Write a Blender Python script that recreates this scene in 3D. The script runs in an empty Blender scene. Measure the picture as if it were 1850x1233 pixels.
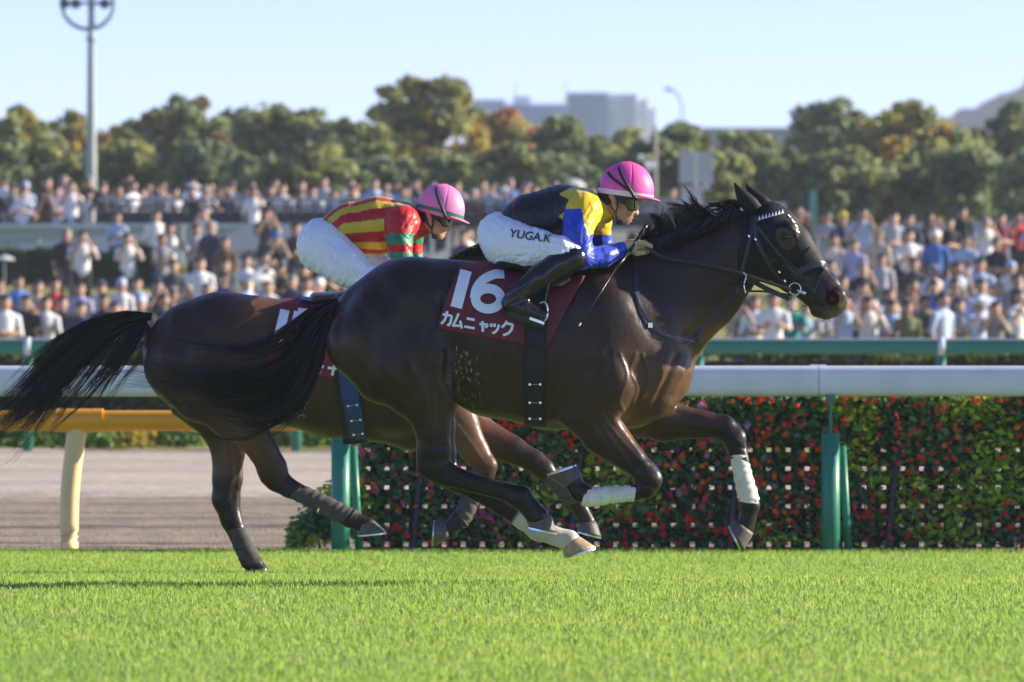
import bpy, bmesh, math, random
import numpy as np
from mathutils import Vector, Matrix
from mathutils.bvhtree import BVHTree

# ------------------------------------------------------------------ camera, world, sun, exposure
SC = bpy.context.scene
COL = SC.collection
F = 11200.0          # focal length in photograph pixels (photograph is 1850 wide)
HZ = 562.0           # horizon row
CZ = 1.5             # camera height

cam_d = bpy.data.cameras.new('camera')
cam = bpy.data.objects.new('camera', cam_d); COL.objects.link(cam)
cam.location = (0, 0, CZ); cam.rotation_euler = (math.pi / 2, 0, 0)
cam_d.sensor_width = 36.0
cam_d.lens = 36.0 * F / 1850.0
cam_d.shift_y = -(616.5 - HZ) / 1850.0
cam_d.clip_start = 0.5; cam_d.clip_end = 20000
cam_d.dof.use_dof = True
cam_d.dof.focus_distance = 28.5
cam_d.dof.aperture_fstop = 5.6
SC.camera = cam

SUN_EL = math.radians(18.8)
SUN_AZ = math.radians(80.0)          # from +Y (away from camera) towards +X (right)
world = bpy.data.worlds.new('World'); SC.world = world; world.use_nodes = True
wn = world.node_tree.nodes; wl = world.node_tree.links
sky = wn.new('ShaderNodeTexSky'); sky.sky_type = 'NISHITA'; sky.sun_disc = False
sky.sun_elevation = SUN_EL; sky.sun_rotation = SUN_AZ
sky.air_density = 0.55; sky.dust_density = 0.1; sky.ozone_density = 4.0; sky.altitude = 600
bg = wn['Background']; bg.inputs[1].default_value = 0.13
wb = wn.new('ShaderNodeVectorMath'); wb.operation = 'MULTIPLY'; wb.inputs[1].default_value = (1.0, 0.815, 0.915)   # the photograph's white balance
wl.new(sky.outputs[0], wb.inputs[0]); wl.new(wb.outputs[0], bg.inputs[0])

sun_d = bpy.data.lights.new('sun', 'SUN'); sun_d.energy = 4.8; sun_d.angle = math.radians(0.5)
sun_d.color = (1.0, 0.89, 0.72)
sun = bpy.data.objects.new('sun', sun_d); COL.objects.link(sun)
sdir = Vector((math.sin(SUN_AZ) * math.cos(SUN_EL), math.cos(SUN_AZ) * math.cos(SUN_EL), math.sin(SUN_EL)))
sun.rotation_euler = (-sdir).to_track_quat('-Z', 'Y').to_euler()
sun.location = (30, 30, 30)

vs = SC.view_settings
vs.view_transform = 'Standard'; vs.look = 'None'; vs.gamma = 1.0; vs.exposure = 1.17
vs.use_curve_mapping = False
SC.cycles.max_bounces = 6; SC.cycles.transparent_max_bounces = 8
SC.cycles.use_denoising = True

RNG = np.random.default_rng(7)
random.seed(7)

# ------------------------------------------------------------------ helpers
def P(px, py, d):
    """photograph pixel + distance -> world point"""
    return np.array([(px - 925.0) * d / F, d, CZ + (HZ - py) * d / F])

def S(d):
    return F / d          # pixels per metre at distance d

def tag(o, label=None, cat=None, group=None, kind=None):
    if label: o['label'] = label
    if cat: o['category'] = cat
    if group: o['group'] = group
    if kind: o['kind'] = kind
    return o

def empty(name, loc=(0, 0, 0)):
    o = bpy.data.objects.new(name, None); COL.objects.link(o)
    o.location = loc; o.empty_display_size = 0.1
    return o

def link(name, me, parent=None, loc=None):
    o = bpy.data.objects.new(name, me); COL.objects.link(o)
    if parent is not None: o.parent = parent
    if loc is not None: o.location = loc
    return o

def to_local(V, parent):
    """world verts -> verts local to the (unrotated) chain of parents"""
    off = np.zeros(3); p = parent
    while p is not None:
        off += np.array(p.location); p = p.parent
    return V - off

def mesh_np(name, V, Fc, mats=(), smooth=True, col=None, matidx=None):
    """fast mesh from arrays; Fc is (M,k) int array or a list of such arrays"""
    me = bpy.data.meshes.new(name)
    V = np.asarray(V, dtype=np.float32)
    if not isinstance(Fc, list): Fc = [Fc]
    Fc = [np.asarray(f, dtype=np.int32) for f in Fc if len(f)]
    me.vertices.add(len(V)); me.vertices.foreach_set('co', V.ravel())
    nl = sum(f.size for f in Fc); nf = sum(len(f) for f in Fc)
    me.loops.add(nl); me.polygons.add(nf)
    me.loops.foreach_set('vertex_index', np.concatenate([f.ravel() for f in Fc]))
    tot = np.concatenate([np.full(len(f), f.shape[1], dtype=np.int32) for f in Fc])
    st = np.concatenate([[0], np.cumsum(tot)[:-1]]).astype(np.int32)
    me.polygons.foreach_set('loop_start', st)
    me.polygons.foreach_set('loop_total', tot)
    me.polygons.foreach_set('use_smooth', np.full(nf, smooth, dtype=bool))
    if matidx is not None: me.polygons.foreach_set('material_index', np.asarray(matidx, dtype=np.int32))
    me.update(calc_edges=True)
    if col is not None:
        a = me.attributes.new('Col', 'FLOAT_COLOR', 'POINT')
        c = np.ones((len(V), 4), dtype=np.float32); c[:, :3] = col
        a.data.foreach_set('color', c.ravel())
    for m in (mats if isinstance(mats, (list, tuple)) else [mats] if mats is not None else []): me.materials.append(m)
    return me

def obj_np(name, V, Fc, mat, parent=None, **kw):
    V = to_local(np.asarray(V, dtype=np.float64), parent) if parent is not None else np.asarray(V)
    return link(name, mesh_np(name, V, Fc, mat, **kw), parent)

class MB:
    """collects boxes, tubes and prisms into one mesh"""
    def __init__(s): s.v = []; s.f3 = []; s.f4 = []; s.n = 0
    def _add(s, V, f4=(), f3=()):
        s.v.append(np.asarray(V, dtype=np.float64))
        if len(f4): s.f4.append(np.asarray(f4) + s.n)
        if len(f3): s.f3.append(np.asarray(f3) + s.n)
        s.n += len(V); return s
    def box(s, c, size, rz=0.0, rx=0.0, ry=0.0):
        hx, hy, hz = [q / 2 for q in size]
        V = np.array([[x, y, z] for x in (-hx, hx) for y in (-hy, hy) for z in (-hz, hz)])
        if rz or rx or ry:
            M = np.array(Matrix.Rotation(rz, 3, 'Z') @ Matrix.Rotation(ry, 3, 'Y') @ Matrix.Rotation(rx, 3, 'X'))
            V = V @ M.T
        V = V + np.array(c)
        return s._add(V, [[0, 1, 3, 2], [4, 6, 7, 5], [0, 4, 5, 1], [2, 3, 7, 6], [0, 2, 6, 4], [1, 5, 7, 3]])
    def tube(s, pts, r, n=8, cap=True, flat=1.0, up=(0, 0, 1)):
        pts = np.asarray(pts, dtype=np.float64); m = len(pts)
        r = np.broadcast_to(np.asarray(r, dtype=np.float64), (m,))
        T = np.gradient(pts, axis=0); T /= np.linalg.norm(T, axis=1)[:, None] + 1e-12
        up = np.asarray(up, dtype=np.float64)
        A = np.cross(np.broadcast_to(up, T.shape), T)
        bad = np.linalg.norm(A, axis=1) < 1e-3
        A[bad] = np.cross(np.array([0.0, 1.0, 0.0]), T[bad])
        A[np.linalg.norm(A, axis=1) < 1e-6] = [1, 0, 0]
        A /= np.linalg.norm(A, axis=1)[:, None]
        B = np.cross(T, A)
        th = np.linspace(0, 2 * np.pi, n, endpoint=False)
        V = (pts[:, None, :] + r[:, None, None] * (np.cos(th)[None, :, None] * A[:, None, :] * flat + np.sin(th)[None, :, None] * B[:, None, :])).reshape(-1, 3)
        i = np.arange(m - 1)[:, None]; j = np.arange(n)[None, :]; j2 = (j + 1) % n
        f4 = np.stack([i * n + j, i * n + j2, (i + 1) * n + j2, (i + 1) * n + j], -1).reshape(-1, 4)
        f3 = []
        if cap:
            V = np.vstack([V, pts[0], pts[-1]])
            a, b = m * n, m * n + 1
            f3 = [[a, (k + 1) % n, k] for k in range(n)] + [[b, (m - 1) * n + k, (m - 1) * n + (k + 1) % n] for k in range(n)]
        return s._add(V, f4, f3)
    def loft(s, rings, closed=True, cap=False):
        R = np.asarray(rings, dtype=np.float64); m, n = R.shape[:2]
        i = np.arange(m - 1)[:, None]; j = np.arange(n if closed else n - 1)[None, :]; j2 = (j + 1) % n
        f4 = np.stack([i * n + j, i * n + j2, (i + 1) * n + j2, (i + 1) * n + j], -1).reshape(-1, 4)
        V = R.reshape(-1, 3); f3 = []
        if cap:
            V = np.vstack([V, R[0].mean(0), R[-1].mean(0)])
            a, b = m * n, m * n + 1
            f3 = [[a, (k + 1) % n, k] for k in range(n)] + [[b, (m - 1) * n + k, (m - 1) * n + (k + 1) % n] for k in range(n)]
        return s._add(V, f4, f3)
    def raw(s, V, f4=(), f3=()): return s._add(V, f4, f3)
    def build(s, name, mat, parent=None, smooth=False, kind=None, label=None):
        V = np.vstack(s.v); Fc = []
        if s.f4: Fc.append(np.vstack(s.f4))
        if s.f3: Fc.append(np.vstack(s.f3))
        o = obj_np(name, V, Fc, mat, parent, smooth=smooth)
        if kind: o['kind'] = kind
        if label: o['label'] = label
        return o

# ------------------------------------------------------------------ materials
MATS = {}
def mat(name, color, rough=0.6, metal=0.0, spec=0.5, noise=0.0, nscale=20.0, bump=0.0, bscale=60.0, attr=False,
        transl=0.0, coat=0.0, sheen=0.0, stretch=None, bdist=0.01):
    """Principled material; noise varies the colour, bump gives fine relief"""
    if name in MATS: return MATS[name]
    m = bpy.data.materials.new(name); m.use_nodes = True; MATS[name] = m
    nt = m.node_tree; N = nt.nodes; L = nt.links
    b = N['Principled BSDF']
    b.inputs['Roughness'].default_value = rough
    b.inputs['Metallic'].default_value = metal
    b.inputs['Specular IOR Level'].default_value = spec
    b.inputs['Coat Weight'].default_value = coat
    b.inputs['Sheen Weight'].default_value = sheen
    c4 = (*color, 1)
    b.inputs['Base Color'].default_value = c4
    src = None
    tc = N.new('ShaderNodeTexCoord')
    vec = tc.outputs['Object']
    if stretch:
        mp = N.new('ShaderNodeMapping'); mp.inputs['Scale'].default_value = stretch
        L.new(vec, mp.inputs[0]); vec = mp.outputs[0]
    if attr:
        a = N.new('ShaderNodeAttribute'); a.attribute_name = 'Col'; src = a.outputs['Color']
    if noise > 0:
        n = N.new('ShaderNodeTexNoise'); n.inputs['Scale'].default_value = nscale; n.inputs['Detail'].default_value = 6
        L.new(vec, n.inputs['Vector'])
        mr = N.new('ShaderNodeMapRange')
        mr.inputs[1].default_value = 0.25; mr.inputs[2].default_value = 0.75
        mr.inputs[3].default_value = 1 - noise; mr.inputs[4].default_value = 1 + noise
        L.new(n.outputs['Fac'], mr.inputs[0])
        mx = N.new('ShaderNodeVectorMath'); mx.operation = 'SCALE'
        if src is None:
            rgb = N.new('ShaderNodeRGB'); rgb.outputs[0].default_value = c4; src = rgb.outputs[0]
        L.new(src, mx.inputs[0]); L.new(mr.outputs[0], mx.inputs['Scale']); src = mx.outputs[0]
    if src is not None: L.new(src, b.inputs['Base Color'])
    if bump > 0:
        n2 = N.new('ShaderNodeTexNoise'); n2.inputs['Scale'].default_value = bscale; n2.inputs['Detail'].default_value = 4
        L.new(vec, n2.inputs['Vector'])
        bp = N.new('ShaderNodeBump'); bp.inputs['Strength'].default_value = bump; bp.inputs['Distance'].default_value = bdist
        L.new(n2.outputs['Fac'], bp.inputs['Height']); L.new(bp.outputs[0], b.inputs['Normal'])
    if transl > 0:
        t = N.new('ShaderNodeBsdfTranslucent'); ms = N.new('ShaderNodeMixShader'); ms.inputs[0].default_value = transl
        if src is not None: L.new(src, t.inputs[0])
        else: t.inputs[0].default_value = c4
        out = N['Material Output']
        L.new(b.outputs[0], ms.inputs[1]); L.new(t.outputs[0], ms.inputs[2]); L.new(ms.outputs[0], out.inputs[0])
    return m

def vnoise(X, Y, seed=0, octaves=4):
    """cheap smooth value noise, vectorised, about -1..1"""
    out = np.zeros(np.broadcast(X, Y).shape); amp = 1.0; tot = 0
    for o in range(octaves):
        r = np.random.default_rng(seed + o * 17).random((64, 64)) * 2 - 1
        xi = np.floor(X).astype(int); yi = np.floor(Y).astype(int)
        fx = X - xi; fy = Y - yi
        fx = fx * fx * (3 - 2 * fx); fy = fy * fy * (3 - 2 * fy)
        g = lambda a, b: r[a % 64, b % 64]
        v = (g(xi, yi) * (1 - fx) + g(xi + 1, yi) * fx) * (1 - fy) + (g(xi, yi + 1) * (1 - fx) + g(xi + 1, yi + 1) * fx) * fy
        out = out + v * amp; tot += amp; amp *= 0.5; X = X * 2.03; Y = Y * 2.03
    return out / tot
# ------------------------------------------------------------------ ground
TD = [0, 12, 20, 28.4, 32.5, 38.6, 39.4]
TZ = [0.36, 0.36, 0.345, 0.25, 0.115, 0.0, -0.01]
def turf_z(d): return np.interp(d, TD, TZ)
HD = [39.4, 68, 85, 102, 106, 111, 116.5, 122.5, 129, 134, 140.5, 141.5, 170, 300, 20000]
HZZ = [-0.01, 0.0, -0.08, -0.05, 0.0, 0.28, 0.70, 1.23, 1.74, 2.05, 2.4, 2.55, 2.7, 2.6, 2.6]
def land_z(d): return np.interp(d, HD, HZZ)

def sheet(name, xs, ys, zf, m, kind='structure', parent=None, cf=None):
    X, Y = np.meshgrid(xs, ys)
    Z = zf(X, Y)
    V = np.stack([X, Y, Z], -1).reshape(-1, 3); nx = len(xs); ny = len(ys)
    i = np.arange(ny - 1)[:, None]; j = np.arange(nx - 1)[None, :]
    f = np.stack([i * nx + j, i * nx + j + 1, (i + 1) * nx + j + 1, (i + 1) * nx + j], -1).reshape(-1, 4)
    o = link(name, mesh_np(name, V, f, m, col=None if cf is None else cf(V)), parent)
    if kind: o['kind'] = kind
    return o

M_soil = mat('turf soil', (0.17, 0.25, 0.04), 0.9, noise=0.3, nscale=6)
sheet('turf_ground', np.linspace(-60, 60, 61), np.concatenate([np.linspace(-20, 12, 9), np.linspace(13, 39.2, 60)]), lambda X, Y: turf_z(Y) + 0.006 * vnoise(X * 1.3, Y * 1.3, 3), M_soil)

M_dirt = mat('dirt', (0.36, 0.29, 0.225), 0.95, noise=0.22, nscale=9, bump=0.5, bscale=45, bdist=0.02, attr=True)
M_dirt2 = mat('plain dirt', (0.36, 0.29, 0.225), 0.95, noise=0.22, nscale=9)
def dirt_z(X, Y):
    furrow = np.where(Y < 52, 1, 0.0) * (0.016 * np.sin(Y * 2 * np.pi / 0.42) + 0.02 * vnoise(Y * 1.6, X * 0.03, 5)) + 0.03 * vnoise(X * 0.25, Y * 2.2, 9) * np.clip((Y - 50) / 3, 0, 1)
    deep = -0.07 * (np.exp(-((Y - 41.1) / 0.16) ** 2) + np.exp(-((Y - 42.6) / 0.14) ** 2) + np.exp(-((Y - 44.6) / 0.16) ** 2) + 0.7 * np.exp(-((Y - 47.2) / 0.3) ** 2))
    deep = deep * (1 + 0.5 * vnoise(X * 0.8, Y * 0.1, 31))
    return furrow + deep + 0.012 * vnoise(X * 3, Y * 3, 7) - 0.045 + 0.03 * np.clip((Y - 51.3) / .8, 0, 1)
def dirt_c(V):
    X, Y = V[:, 0], V[:, 1]                                   # raked darker sand in front, paler sand beyond
    c = np.where((Y < 51 + .8 * vnoise(X * .4, Y * 0, 33))[:, None], np.array([[.35, .28, .195]]), np.array([[.52, .44, .335]]))
    rut_shade = np.zeros(len(V))
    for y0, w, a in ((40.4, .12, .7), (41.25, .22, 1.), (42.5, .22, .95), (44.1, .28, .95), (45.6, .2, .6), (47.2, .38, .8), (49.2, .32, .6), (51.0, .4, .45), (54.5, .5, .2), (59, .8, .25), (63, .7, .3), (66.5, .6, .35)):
        rut_shade = np.maximum(rut_shade, a * np.exp(-((Y - y0 - .06 * vnoise(X * .7, X * 0, 35)) / w) ** 2) * (.75 + .5 * vnoise(X * 1.5, Y * .5, 34)))
    c = c * (1 - .85 * np.clip(rut_shade, 0, 1))[:, None]  # shade of the deep ruts painted into the sand colour as dark bands
    return c * (1 + .12 * vnoise(X * .6, Y * 2.5, 36))[:, None]
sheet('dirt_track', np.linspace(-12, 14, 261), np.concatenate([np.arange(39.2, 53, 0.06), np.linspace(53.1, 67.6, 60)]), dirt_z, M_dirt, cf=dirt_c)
M_lawn = mat('infield lawn', (0.30, 0.30, 0.06), 0.95, noise=0.35, nscale=1.5, bump=0.6, bscale=30, bdist=0.05)
sheet('infield_lawn', np.concatenate([np.linspace(-2500, -60, 10), np.linspace(-50, 50, 60), np.linspace(60, 2500, 10)]),
      np.concatenate([np.linspace(67.3, 240, 140), [300, 600, 1200, 2600]]),
      lambda X, Y: land_z(Y) - 0.02 + 0.03 * vnoise(X * 0.5, Y * 0.5, 11), M_lawn)
# side strips of dirt further out so that the track goes on past the frame
sheet('dirt_track', np.concatenate([np.linspace(-400, -12, 20)]), np.linspace(39.2, 67.6, 12), lambda X, Y: 0 * X - 0.03, M_dirt2)
sheet('dirt_track', np.concatenate([np.linspace(14, 400, 20)]), np.linspace(39.2, 67.6, 12), lambda X, Y: 0 * X - 0.03, M_dirt2)

# turf grass: one mesh of blades (nobody could count them)
def grass_mesh(n, x0, x1, d0, d1, h0, h1, w, seed, zf, lean=0.5):
    r = np.random.default_rng(seed)
    d = d0 + (d1 - d0) * r.random(n)
    # wider away from the camera, so that the density is even in the frustum plus a margin
    half = 2.6 + 0.095 * d
    x = (r.random(n) * 2 - 1) * half
    keep = (x > x0) & (x < x1); x = x[keep]; d = d[keep]; n = len(x)
    clump = vnoise(x * 2.2, d * 2.2, seed + 50)
    h = (h0 + (h1 - h0) * r.random(n)) * (1 + 0.35 * clump)
    a = r.random(n) * 2 * np.pi
    ww = w * (0.6 + 0.8 * r.random(n))
    sx, sy = np.cos(a) * ww, np.sin(a) * ww
    la = r.random(n) * 2 * np.pi; ll = h * lean * r.random(n)
    lx, ly = np.cos(la) * ll, np.sin(la) * ll
    z = zf(d) - 0.005
    base = np.stack([x, d, z], -1)
    V = np.empty((n, 5, 3))
    V[:, 0] = base + np.stack([-sx, -sy, 0 * z], -1)
    V[:, 1] = base + np.stack([sx, sy, 0 * z], -1)
    mid = base + np.stack([lx * .35, ly * .35, h * .6], -1)
    V[:, 2] = mid + np.stack([sx, sy, 0 * z], -1) * .75
    V[:, 3] = mid + np.stack([-sx, -sy, 0 * z], -1) * .75
    V[:, 4] = base + np.stack([lx, ly, h * (1 - 0.3 * (ll / (h + 1e-6)))], -1)
    b = np.arange(n)[:, None] * 5
    f4 = b + np.array([[0, 1, 2, 3]]); f3 = b + np.array([[3, 2, 4]])
    # colour: fresh green with straw and dark blades, in soft patches
    t = r.random(n); patch = vnoise(x * 0.5, d * 0.8, seed + 9) + .5 * vnoise(x * 4, d * 4, seed + 10)
    c = np.empty((n, 3)); c[:] = (0.365, 0.53, 0.09)
    c += (patch * 0.085)[:, None] * np.array([1.0, 0.8, 0.1])
    c[t < 0.12] = (0.46, 0.56, 0.14); c[t < 0.03] = (0.58, 0.55, 0.28)
    c[t > 0.85] = (0.27, 0.42, 0.07)
    c *= (0.85 + 0.3 * r.random(n))[:, None]
    return V.reshape(-1, 3), [f4, f3], np.repeat(c, 5, axis=0)
M_grass = mat('grass blade', (0.1, 0.2, 0.03), 0.55, spec=0.3, attr=True, transl=0.55)
V, Fc, Cc = grass_mesh(520000, -7.0, 7.0, 18.0, 39.0, 0.016, 0.038, 0.0022, 21, turf_z, lean=0.9)
go = link('turf_grass', mesh_np('turf_grass', V, Fc, M_grass, col=Cc)); tag(go, kind='stuff')

# a few clippings kicked up by the hooves
r_ = np.random.default_rng(99); CP = []
for (px, py, d) in ((412, 905, 32.2), (575, 922, 32.0), (330, 960, 31), (300, 1012, 30), (905, 985, 28.2), (860, 1010, 28.1), (1100, 1015, 28.2), (480, 1000, 32.3), (520, 975, 32.3), (240, 990, 31.5), (1290, 1020, 28.3), (700, 1012, 30)):
    CP.append(P(px, py, d))
CP = np.array(CP); a_ = r_.normal(size=(12, 3)); a_ /= np.linalg.norm(a_, axis=1)[:, None]; b_ = np.cross(a_, r_.normal(size=(12, 3))); b_ /= np.linalg.norm(b_, axis=1)[:, None]
Vc = np.stack([CP - a_ * .022, CP - b_ * .004, CP + a_ * .022, CP + b_ * .004], 1).reshape(-1, 3)
go2 = link('flying_grass', mesh_np('flying_grass', Vc, np.arange(48).reshape(12, 4), M_grass, col=np.tile((.3, .45, .06), (48, 1)))); tag(go2, kind='stuff')
# ------------------------------------------------------------------ implicit bodies
class Field:
    """smooth union of tapered limbs on a grid; surface by surface nets"""
    def __init__(s, lo, hi, h):
        s.lo = np.array(lo, dtype=np.float64); s.h = h
        n = np.ceil((np.array(hi) - s.lo) / h).astype(int) + 1
        s.n = n; s.F = np.full(n, 0.5, dtype=np.float32); s.log = []
    def _sl(s, a, b):
        i0 = np.clip(np.floor((a - s.lo) / s.h).astype(int), 0, s.n)
        i1 = np.clip(np.ceil((b - s.lo) / s.h).astype(int) + 1, 0, s.n)
        return tuple(slice(int(p), int(q)) for p, q in zip(i0, i1))
    def cone(s, a, b, ra, rb, ka=1.0, kb=1.0, k=0.02, op='add'):
        a = np.asarray(a, dtype=np.float64); b = np.asarray(b, dtype=np.float64)
        m = max(ra, rb) * max(ka, kb, 1.0) + 2.5 * k + 3 * s.h
        sl = s._sl(np.minimum(a, b) - m, np.maximum(a, b) + m)
        g = [(s.lo[i] + s.h * np.arange(sl[i].start, sl[i].stop)).astype(np.float32) for i in range(3)]
        if min(len(q) for q in g) == 0: return
        d = cone_d(g[0][:, None, None], g[1][None, :, None], g[2][None, None, :], a, b, ra, rb, ka, kb)
        c = s.F[sl]
        if op == 'add':
            hh = np.clip(0.5 + 0.5 * (d - c) / k, 0, 1)
            s.F[sl] = d * (1 - hh) + c * hh - k * hh * (1 - hh)
        else:           # smooth subtraction
            hh = np.clip(0.5 - 0.5 * (c + d) / k, 0, 1)
            s.F[sl] = c * (1 - hh) + (-d) * hh + k * hh * (1 - hh)
    def mesh(s, smooth=2):
        return surface_nets(s.F, s.lo, s.h, smooth)

def cone_d(x, y, z, a, b, ra, rb, ka=1.0, kb=1.0):
    ab = b - a; L2 = float((ab ** 2).sum()) + 1e-12
    t = np.clip(((x - a[0]) * ab[0] + (y - a[1]) * ab[1] + (z - a[2]) * ab[2]) / L2, 0, 1)
    r = ra + (rb - ra) * t; ky = ka + (kb - ka) * t
    dx = x - (a[0] + ab[0] * t); dy = (y - (a[1] + ab[1] * t)) / ky; dz = z - (a[2] + ab[2] * t)
    return np.sqrt(dx * dx + dy * dy + dz * dz) - r

def surface_nets(Fd, lo, h, smooth=2):
    nx, ny, nz = Fd.shape
    neg = Fd < 0
    cnt = np.zeros((nx - 1, ny - 1, nz - 1), dtype=np.int8)
    for dx in (0, 1):
        for dy in (0, 1):
            for dz in (0, 1):
                cnt += neg[dx:nx - 1 + dx, dy:ny - 1 + dy, dz:nz - 1 + dz]
    mask = (cnt > 0) & (cnt < 8)
    I = np.argwhere(mask)
    idx = np.full(mask.shape, -1, dtype=np.int32); idx[mask] = np.arange(len(I))
    offs = np.array([[dx, dy, dz] for dx in (0, 1) for dy in (0, 1) for dz in (0, 1)])
    vals = np.stack([Fd[I[:, 0] + o[0], I[:, 1] + o[1], I[:, 2] + o[2]] for o in offs], -1)
    acc = np.zeros((len(I), 3)); num = np.zeros(len(I))
    for p in range(8):
        for q in range(p + 1, 8):
            if np.abs(offs[p] - offs[q]).sum() != 1: continue
            a, b = vals[:, p], vals[:, q]
            c = (a < 0) != (b < 0)
            t = np.where(c, a / np.where(c, a - b, 1), 0)
            pt = offs[p] + t[:, None] * (offs[q] - offs[p])
            acc[c] += pt[c]; num[c] += 1
    V = (I + acc / np.maximum(num, 1)[:, None]) * h + lo
    quads = []
    for ax in range(3):
        u, v = [(1, 2), (2, 0), (0, 1)][ax]
        sl0 = [slice(None)] * 3; sl1 = [slice(None)] * 3
        sl0[ax] = slice(0, -1); sl1[ax] = slice(1, None)
        ch = neg[tuple(sl0)] != neg[tuple(sl1)]
        E = np.argwhere(ch)
        ok = (E[:, u] > 0) & (E[:, v] > 0) & (E[:, u] < Fd.shape[u] - 1) & (E[:, v] < Fd.shape[v] - 1)
        E = E[ok]
        fl = neg[E[:, 0], E[:, 1], E[:, 2]]
        def at(du, dv):
            Q = E.copy(); Q[:, u] += du; Q[:, v] += dv
            return idx[Q[:, 0], Q[:, 1], Q[:, 2]]
        q = np.stack([at(-1, -1), at(0, -1), at(0, 0), at(-1, 0)], -1)
        q[~fl] = q[~fl][:, ::-1]
        quads.append(q)
    Q = np.vstack(quads); Q = Q[(Q >= 0).all(1)]
    e = np.vstack([Q[:, [0, 1]], Q[:, [1, 2]], Q[:, [2, 3]], Q[:, [3, 0]]])
    e = np.vstack([e, e[:, ::-1]])
    deg = np.bincount(e[:, 0], minlength=len(V)).astype(float); deg[deg == 0] = 1
    for it in range(smooth):
        avg = np.stack([np.bincount(e[:, 0], weights=V[e[:, 1], i], minlength=len(V)) for i in range(3)], -1) / deg[:, None]
        V = V * 0.5 + avg * 0.5
    return V, Q

def vnormals(V, Q):
    n = np.cross(V[Q[:, 2]] - V[Q[:, 0]], V[Q[:, 3]] - V[Q[:, 1]])
    N = np.zeros_like(V)
    for k in range(4):
        for i in range(3): N[:, i] += np.bincount(Q[:, k], weights=n[:, i], minlength=len(V))
    return N / (np.linalg.norm(N, axis=1)[:, None] + 1e-12)

def keep_faces(V, Q, vm):
    Q2 = Q[vm[Q].all(1)]
    used = np.unique(Q2); mp = np.full(len(V), -1); mp[used] = np.arange(len(used))
    return V[used], mp[Q2], used

def chain(fd, pts, d0, k=0.02, op='add', grow=0.0):
    """pts: (px, py, r_px, lateral_m, ky); lateral < 0 is towards the camera"""
    out = []
    for p in pts:
        px, py, r = p[:3]; y = p[3] if len(p) > 3 else 0.0; ky = p[4] if len(p) > 4 else 1.0
        d = d0 + y
        out.append((P(px, py, d), r * d / F + grow, ky))
    if len(out) == 1: out = out * 2
    for (a, ra, ka), (b, rb, kb) in zip(out[:-1], out[1:]):
        fd.cone(a, b, ra, rb, ka, kb, k, op)

def px_of(V):
    return 925 + V[:, 0] * F / V[:, 1], HZ - (V[:, 2] - CZ) * F / V[:, 1]

def seg_d(px, py, pts):
    """pixel distance to a polyline of (px,py,...)"""
    D = np.full(px.shape, 1e9)
    for a, b in zip(pts[:-1], pts[1:]):
        ax, ay = a[:2]; bx, by = b[:2]; L = (bx - ax) ** 2 + (by - ay) ** 2 + 1e-9
        t = np.clip(((px - ax) * (bx - ax) + (py - ay) * (by - ay)) / L, 0, 1)
        D = np.minimum(D, np.hypot(px - ax - t * (bx - ax), py - ay - t * (by - ay)))
    return D

def in_poly(px, py, poly):
    c = np.zeros(px.shape, dtype=bool); n = len(poly)
    for i in range(n):
        x1, y1 = poly[i]; x2, y2 = poly[(i + 1) % n]
        if y1 == y2: continue
        c ^= ((y1 > py) != (y2 > py)) & (px < (x2 - x1) * (py - y1) / (y2 - y1) + x1)
    return c

def catmull(pts, n):
    p = np.asarray(pts, dtype=np.float64); m = len(p)
    q = np.vstack([2 * p[0] - p[1], p, 2 * p[-1] - p[-2]])
    t = np.linspace(0, m - 1 - 1e-9, n); i = t.astype(int); f = (t - i)[:, None]
    a, b, c, d = q[i], q[i + 1], q[i + 2], q[i + 3]
    return 0.5 * (2 * b + (c - a) * f + (2 * a - 5 * b + 4 * c - d) * f * f + (3 * b - a - 3 * c + d) * f ** 3)

class Surf:
    """ray-casting on a body from the camera's side"""
    def __init__(s, V, Q, d0):
        s.t = BVHTree.FromPolygons([tuple(v) for v in V], [tuple(int(i) for i in q) for q in Q]); s.d0 = d0
        s.o = Vector((0, 0, CZ))
    def hit(s, px, py, off=0.006, default=None, side=-1):
        if side < 0:
            dr = Vector(((px - 925) / F, 1, (HZ - py) / F)).normalized(); o = s.o
            h, n, i, ds = s.t.ray_cast(o, dr)
            if h is None:
                return P(px, py, s.d0 + (default or 0.0))
            return np.array(h) - np.array(dr) * off
        p = P(px, py, s.d0 + 3)
        h, n, i, ds = s.t.ray_cast(Vector(p), Vector((0, -1, 0)))
        if h is None: return P(px, py, s.d0 + (default or 0.0))
        return np.array(h) + np.array([0, off, 0])

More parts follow.
